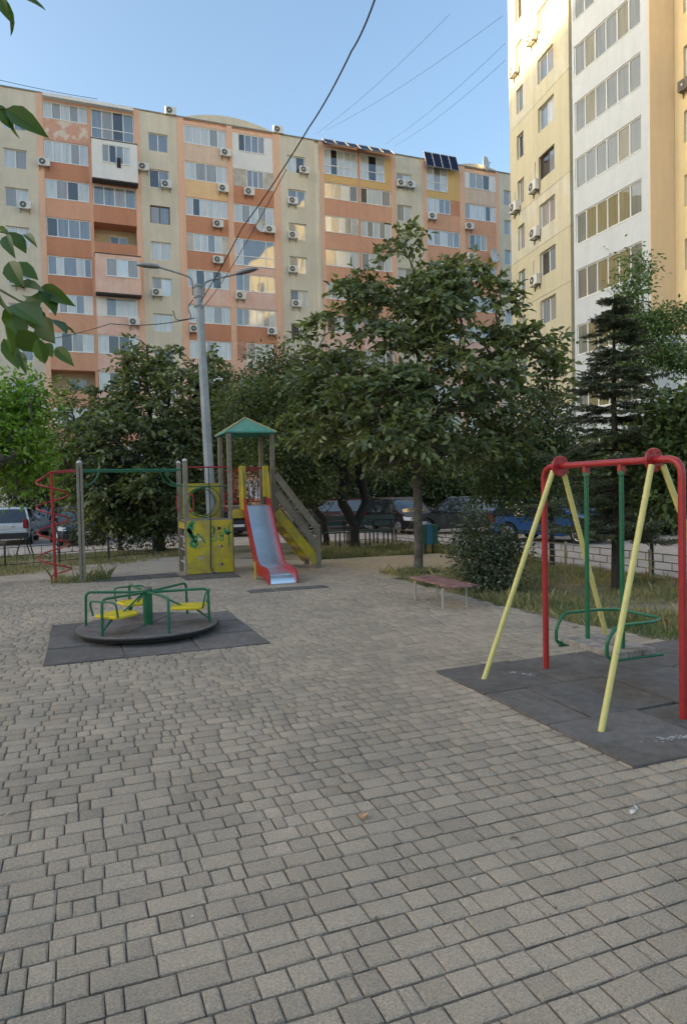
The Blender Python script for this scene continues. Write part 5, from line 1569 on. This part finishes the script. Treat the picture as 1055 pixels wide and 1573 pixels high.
# ------------------------------------------------------------------ grass
def lawn(name, label, regions, n, hmin, hmax, seed, keep=None):
    rng = np.random.default_rng(seed)
    A = np.array([(x1 - x0) * (y1 - y0) for x0, x1, y0, y1 in regions])
    P = []
    for (x0, x1, y0, y1), a in zip(regions, A):
        m_ = int(n * a / A.sum())
        P.append(np.stack([rng.uniform(x0, x1, m_), rng.uniform(y0, y1, m_)], 1))
    P = np.concatenate(P)
    # clumping
    k = np.sin(P[:, 0] * 2.3 + 1.1 * np.sin(P[:, 1] * 1.7)) + np.sin(P[:, 1] * 3.1 + P[:, 0]) + rng.normal(0, .8, len(P))
    ok = k > -.75
    if keep is not None: ok &= np.array([keep(x, y) for x, y in P])
    P = P[ok]; k = k[ok]
    n = len(P)
    h = rng.uniform(hmin, hmax, n) * (1 + .45 * np.clip(k, -1, 1.5)); tall = rng.random(n) < .04; h[tall] *= 1.9
    a = rng.uniform(0, 2 * math.pi, n); w = rng.uniform(.0025, .006, n)
    dx, dy = np.cos(a), np.sin(a)
    ln = rng.uniform(.1, .75, n) * h
    z0 = -.02
    v0 = np.stack([P[:, 0] - dy * w, P[:, 1] + dx * w, np.full(n, z0)], 1)
    v1 = np.stack([P[:, 0] + dy * w, P[:, 1] - dx * w, np.full(n, z0)], 1)
    v2 = np.stack([P[:, 0] + dy * w * .7 + dx * ln * .4, P[:, 1] - dx * w * .7 + dy * ln * .4, z0 + h * .62], 1)
    v3 = np.stack([P[:, 0] + dx * ln, P[:, 1] + dy * ln, z0 + h], 1)
    V = np.stack([v0, v1, v2, v3], 1).reshape(-1, 3)
    F = np.array([(0, 1, 2), (0, 2, 3)])[None] + (np.arange(n) * 4)[:, None, None]
    o = mesh_np(name, V, F.reshape(-1, 3), G_DRY)
    return tag(o, label, 'grass', kind='stuff')
def redge(y):
    return 5.72 if y < 4 else (5.93 if y < 6.5 else 5.66)
lawn('grass', 'dry yellow and green grass between the paving and the right fence', [(5.6, 10.0, 2.2, 12.4)], 95000, .02, .085, 51, lambda x, y: x > redge(y) + .08 * math.sin(y * 5) and in_view(x, y) and not (y > 11.6 and x < 7.6) and (x < 7.0 or random.random() < .42))
lawn('grass', 'mixed dry grass strip in front of the green benches', [(5.4, 9.9, 16.1, 18.5), (8.8, 9.95, 12.5, 17.2)], 40000, .03, .11, 52)
lawn('grass', 'sparse dry grass along the dark fence at the left', [(-6, 3.6, 16.4, 22.0)], 20000, .025, .10, 53, lambda x, y: y > 16.6 + max(0, (x + .5)) * .75)
lawn('grass', 'weeds at the foot of the spiral and the timber post', [(-.6, .5, 14.3, 14.9)], 900, .04, .18, 54)
lawn('grass', 'small tufts growing at the walnut trunk foot', [(5.7, 7.6, 10.9, 12.9)], 5200, .03, .10, 55)

tp_ = gp(642, 880)
tag(MB().tube([(.40 * math.cos(k * math.pi / 14), .40 * math.sin(k * math.pi / 14), .02) for k in range(28)], .055, 8, closed=True).build('buried_tyre', BLACK, smooth=True, loc=tp_), 'black half-buried tyre ringing the walnut trunk foot', 'tyre')
# ------------------------------------------------------------------ parked cars
CGLASS = glass('car_glass', (0.03, 0.035, 0.04), ior=1.9, wob=.0)
RIM = mat('alloy_rim', (.55, .55, .56), .3, .1, 8, metal=.8)
HEADL = mat('headlamp_glass', (.72, .74, .76), .15, .05, 5)
TAILL = mat('tail_lamp_red', (.22, .012, .012), .25, .1, 5)
PLATE = mat('plate_white', (.75, .75, .74), .5, .04, 5)
INK = mat('plate_ink', (.02, .02, .02), .6, .1, 5)
TRIM = mat('black_trim', (.02, .02, .022), .55, .1, 8)
def paint(nm, c): return mat(nm, c, .28, .04, 3, coat=.6, spec=.5)
def car(label, loc, rz, pm, L=4.2, W=1.74, H=1.48, kind='hatch', plate=None):
    t = thing('parked_car', label, 'car', loc, rz, 'cars parked round the playground')
    h = L / 2
    wr = .315
    xf, xr = h - .85, -h + .78
    belt = .92 if H > 1.42 else .88
    low = .24
    def arch(cx): return [(cx + (wr + .05) * math.cos(a), .30 + (wr + .05) * math.sin(a)) for a in [math.pi - i * math.pi / 10 for i in range(11)]]
    prof = [(-h + .06, .34), (-h + .12, low)] + [(p[0], max(p[1], low)) for p in arch(xr)] + [(xf - wr - .3, low - .02)] + [(p[0], max(p[1], low)) for p in arch(xf)] + [(h - .18, low), (h - .03, .36), (h, .52), (h - .06, .66)]
    if kind == 'sedan':
        top = [(h - .20, .74), (h - .75, .86), (h - 1.15, belt + .02), (-h + .85, belt + .06), (-h + .25, belt + .04), (-h + .04, belt - .06), (-h, .60)]
    else:
        top = [(h - .16, .76), (h - .55, .88), (h - .95, belt + .03), (-h + .25, belt + .05), (-h + .04, belt), (-h, .62)]
    poly = prof + top
    mb = MB().extrude(poly, 'y', -W / 2, W / 2)
    V = []
    for (x, y_, z) in mb.v:
        tp = 1 - .13 * abs(x / h) ** 5
        tz = 1 - .05 * max(0, (z - .6)) / .3
        V.append((x, y_ * tp * tz, z))
    mb.v = V
    mb.build('body', pm, t, smooth=True, bevel=.06, seg=4)
    # glasshouse: glass loft with painted roof and pillars
    if kind == 'sedan':
        gx = [(h - 1.10, -h + .55), (h - 1.85, -h + 1.25)]
    elif kind == 'van':
        gx = [(h - .80, -h + .16), (h - 1.55, -h + .42)]
    else:
        gx = [(h - .95, -h + .10), (h - 1.70, -h + .50)]
    zb, zr = belt + .0, H
    wb, wt = W / 2 * .93, W / 2 * .76
    (bf, br_), (tf, tr_) = gx
    def ring(f, inset=0.0):
        x1 = bf + (tf - bf) * f; x0 = br_ + (tr_ - br_) * f; w = wb + (wt - wb) * f - inset; z = zb + (zr - zb) * f
        return [(x0, -w, z), (x1 - .10, -w, z), (x1, -w * .72, z), (x1, w * .72, z), (x1 - .10, w, z), (x0, w, z), (x0 - .05, w * .6, z), (x0 - .05, -w * .6, z)]
    R0, R1 = ring(-.05), ring(.93)
    N = 8
    MB().add(R0 + R1, [(i, (i + 1) % N, (i + 1) % N + N, i + N) for i in range(N)] + [tuple(range(N, 2 * N))]).build('window_glass', CGLASS, t, smooth=True)
    R2, R3 = ring(.90, -.012), ring(1.0, .03)
    R4 = [(x * .96, y_ * .8, z + .03) for x, y_, z in ring(1.0, .12)]
    MB().add(R2 + R3 + R4, [(i, (i + 1) % N, (i + 1) % N + N, i + N) for i in range(N)] + [(i + N, (i + 1) % N + N, (i + 1) % N + 2 * N, i + 2 * N) for i in range(N)] + [tuple(range(2 * N, 3 * N)), tuple(range(N - 1, -1, -1))]).build('roof', pm, t, smooth=True)
    def P3(f, k):
        r = ring(f, -.008); return r[k]
    for k in (0, 1, 4, 5):
        MB().tube([P3(-.02, k), P3(.95, k)], .035, 6).build('pillar', pm, t, smooth=True)
    for sg in (-1, 1):
        xm = (bf + br_) / 2 + .05
        w0, w1 = wb + .004, wt + .004
        MB().beam((xm, sg * (wb + .002), zb), (xm - .04, sg * (wt + .012), zr - .04), .06, .03, (0, 1, 0)).build('pillar', TRIM, t)
        m_ = MB().box(bf - .30, bf - .14, sg * (W / 2 + .02) - .09, sg * (W / 2 + .02) + .09, belt + .02, belt + .16).build('mirror', pm, t, bevel=.03)
        MB().box(xr + .45, xf - .42, sg * (W / 2 * .985) - .012, sg * (W / 2 * .985) + .012, .34, .40).build('side_trim', TRIM, t)
        for hx in (xm - .55, xm + .42):
            MB().box(hx - .09, hx + .09, sg * (W / 2 * .985) - .02, sg * (W / 2 * .985) + .02, .80, .83).build('door_handle', pm, t)
        MB().hexa([(h - .34, sg * W * .43 - .13, .60), (h - .02, sg * W * .40 - .13, .60), (h - .02, sg * W * .40 + .10, .60), (h - .34, sg * W * .43 + .055, .60),
                   (h - .44, sg * W * .43 - .12, .77), (h - .12, sg * W * .40 - .12, .73), (h - .12, sg * W * .40 + .08, .73), (h - .44, sg * W * .43 + .05, .77)]).build('headlight', HEADL, t, bevel=.02)
        MB().box(-h - .005, -h + .20, sg * W * .40 - .10, sg * W * .40 + .09, .66, .66 + (.38 if kind != 'sedan' else .16)).build('tail_light', TAILL, t, bevel=.03)
        for xx in (xf, xr):
            c = sg * (W / 2 - .10)
            ty = MB().lathe([(.20, -.095), (.295, -.10), (wr, -.07), (wr, .07), (.295, .10), (.20, .095)], (0, 0, 0), 24, 'y').build('wheel', BLACK, t, smooth=True, loc=(xx, c, .31))
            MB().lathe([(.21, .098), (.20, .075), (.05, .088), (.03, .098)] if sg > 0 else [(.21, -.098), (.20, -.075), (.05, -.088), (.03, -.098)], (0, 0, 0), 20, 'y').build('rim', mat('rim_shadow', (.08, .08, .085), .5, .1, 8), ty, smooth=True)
            sp = MB()
            for q in range(5):
                a = q * 2 * math.pi / 5 + .3
                sp.beam((.04 * math.cos(a), sg * .100, .04 * math.sin(a)), (.205 * math.cos(a), sg * .100, .205 * math.sin(a)), .045, .018, (0, 1, 0))
            sp.tube([(.205 * math.cos(k * math.pi / 10), sg * .099, .205 * math.sin(k * math.pi / 10)) for k in range(20)], .016, 5, closed=True)
            sp.build('spokes', RIM, ty)
    MB().box(h - .035, h + .012, -W * .26, W * .26, .30, .44).build('lower_grille', TRIM, t, bevel=.01)
    MB().box(h - .10, h - .005, -W * .24, W * .24, .58, .66).build('grille', TRIM, t, bevel=.01)
    MB().box(-h - .02, -h + .25, -W * .45, W * .45, .28, .50).build('rear_bumper', TRIM if kind == 'old' else pm, t, bevel=.04)
    for (x, sgx) in ((h + .016, 1), (-h - .03, -1)):
        zc = .49 if sgx > 0 else (.74 if kind != 'sedan' else .66)
        p = MB().box(x - .006, x + .006, -.26, .26, zc - .055, zc + .055).build('license_plate', PLATE, t)
        if plate:
            cu = bpy.data.curves.new('plate_text', 'FONT'); cu.body = plate; cu.size = .115; cu.align_x = 'CENTER'; cu.align_y = 'CENTER'
            tmp = bpy.data.objects.new('plate_text', cu); COL.objects.link(tmp)
            bpy.context.view_layer.update()
            me = bpy.data.meshes.new_from_object(tmp.evaluated_get(bpy.context.evaluated_depsgraph_get()))
            bpy.data.objects.remove(tmp)
            me.materials.append(INK)
            o = link('plate_text', me, p)
            o.matrix_local = Matrix(((0, 0, sgx, x + sgx * .008), (sgx, 0, 0, 0), (0, 1, 0, zc), (0, 0, 0, 1)))
    return t
ZR = -.15
def cpos(px, py):
    p = gp(px, py, ZR); p.z = ZR; return p
def heading(deg):      # 0 = nose to the viewer's right, 90 = nose away from the viewer
    return -YAW + R_(deg)
car('silver-blue hatchback seen from behind at the left picture edge', at(20, 800, 28.5).xy.to_3d() + Vector((0, 0, ZR)), heading(109), paint('silver_blue_paint', (.52, .57, .62)), 4.1, 1.72, 1.46, 'old', 'BH 2314 AM')
car('dark blue car nosing out from behind the left shrubs', at(118, 800, 27.5).xy.to_3d() + Vector((0, 0, ZR)), heading(-62), paint('dark_navy_paint', (.012, .016, .026)), 4.3, 1.75, 1.47, 'hatch')
car('dark car parked beyond, between silver car and red spiral', at(75, 795, 33).xy.to_3d() + Vector((0, 0, ZR)), heading(185), paint('dark_blue_paint', (.02, .035, .07)), 4.3, 1.74, 1.44, 'sedan')
car('dark car seen under the slide platform', at(352, 795, 31).xy.to_3d() + Vector((0, 0, ZR)), heading(-70), paint('black_paint', (.012, .012, .014)), 4.2, 1.74, 1.46, 'hatch')
car('dark maroon estate car behind the green benches', at(522, 795, 34).xy.to_3d() + Vector((0, 0, ZR)), heading(172), paint('maroon_paint', (.10, .022, .02)), 4.5, 1.76, 1.48, 'hatch')
car('black hatchback with bright headlamp facing right behind the walnut trunk', at(616, 795, 30.0).xy.to_3d() + Vector((0, 0, ZR)), heading(-64), MATS['black_paint'], 4.0, 1.72, 1.52, 'van', 'BH 4091 OT')
car('dark grey sedan side-on behind the litter bin', at(712, 795, 28.6).xy.to_3d() + Vector((0, 0, ZR)), heading(161), paint('dark_grey_paint', (.020, .021, .024)), 4.5, 1.80, 1.52, 'hatch')
car('blue hatchback with white plate behind the swing', at(852, 800, 23.4).xy.to_3d() + Vector((0, 0, ZR)), heading(-44), paint('bright_blue_paint', (.010, .075, .22)), 4.2, 1.76, 1.46, 'hatch', 'BH 1578 CE')

# ------------------------------------------------------------------ small litter on the paving
def litter(name, label, px, py, L, W, m_, rz, curl=.3, cat='leaf'):
    p = gp(px, py, PTOP)
    V, F = leaves(np.zeros((1, 3)), np.array([[math.cos(rz), math.sin(rz), curl]]), np.array([[.2, .1, 1.0]]), np.array([L]), np.array([W]), LEAF_N)
    o = mesh_np(name, V, F, m_)
    o.location = (p.x, p.y, PTOP + .004)
    s = o.modifiers.new('thickness', 'SOLIDIFY'); s.thickness = .0012
    tag(o, label, cat)
ORL = mat('fallen_orange_leaf', (.42, .19, .08), .7, .2, 30)
PAL = mat('pale_scrap', (.62, .60, .55), .8, .1, 30)
litter('fallen_leaf', 'curled orange-brown leaf on the paving near the middle', 553, 1259, .062, .036, ORL, .2, .35)
litter('fallen_leaf', 'folded pale half of the orange-brown leaf on the paving', 557, 1260, .05, .02, mat('fallen_tan_leaf', (.55, .38, .24), .7, .1, 30), .45, .5)
litter('paper_scrap', 'crumpled white scrap on the paving below the swing mat', 968, 1252, .045, .030, PAL, .3, .4, 'paper scrap')
litter('paper_scrap', 'smaller white scrap touching the crumpled one below the swing mat', 978, 1245, .035, .02, PAL, 1.3, .5, 'paper scrap')
litter('fallen_leaf', 'thin dark leaf with pale tip on the right paving', 782, 1290, .05, .012, mat('grey_leaf', (.20, .16, .12), .8, .1, 30), -.3, .2)
litter('cigarette_butt', 'tiny pale yellow scrap on the paving at lower right', 725, 1352, .016, .012, PAL, 0, .2, 'scrap')
litter('fallen_leaf', 'pale straw-coloured leaf at the left picture edge', 8, 1256, .06, .012, mat('straw_leaf', (.55, .45, .28), .8, .1, 30), .9, .2)
for px_, py_, lb in [(293, 1410, 'tiny white pebble on the lower left paving'), (437, 1171, 'small pale leaf fleck left of the picture middle'), (648, 1157, 'tiny white fleck on paving left of the swing mat')]:
    litter('pebble', lb, px_, py_, .014, .010, PAL, .3, .2, 'pebble')
# leaf scraps along the lawn edge behind the swing
for k in range(14):
    p = Vector((random.uniform(5.3, 5.9), random.uniform(4.4, 8.4), PTOP + .002))
    V, F = leaves(np.zeros((1, 3)), np.array([[math.cos(k), math.sin(k), .25]]), np.array([[.2, .1, 1.0]]), np.array([random.uniform(.04, .08)]), np.array([.03]), LEAF_N)
    o = mesh_np('fallen_leaf', V, F, random.choice([ORL, PAL, MATS['fallen_tan_leaf']])); o.location = p
    tag(o, 'dry fallen leaf on the paving along the lawn edge behind the swing', 'leaf', 'dry leaves along the lawn edge')
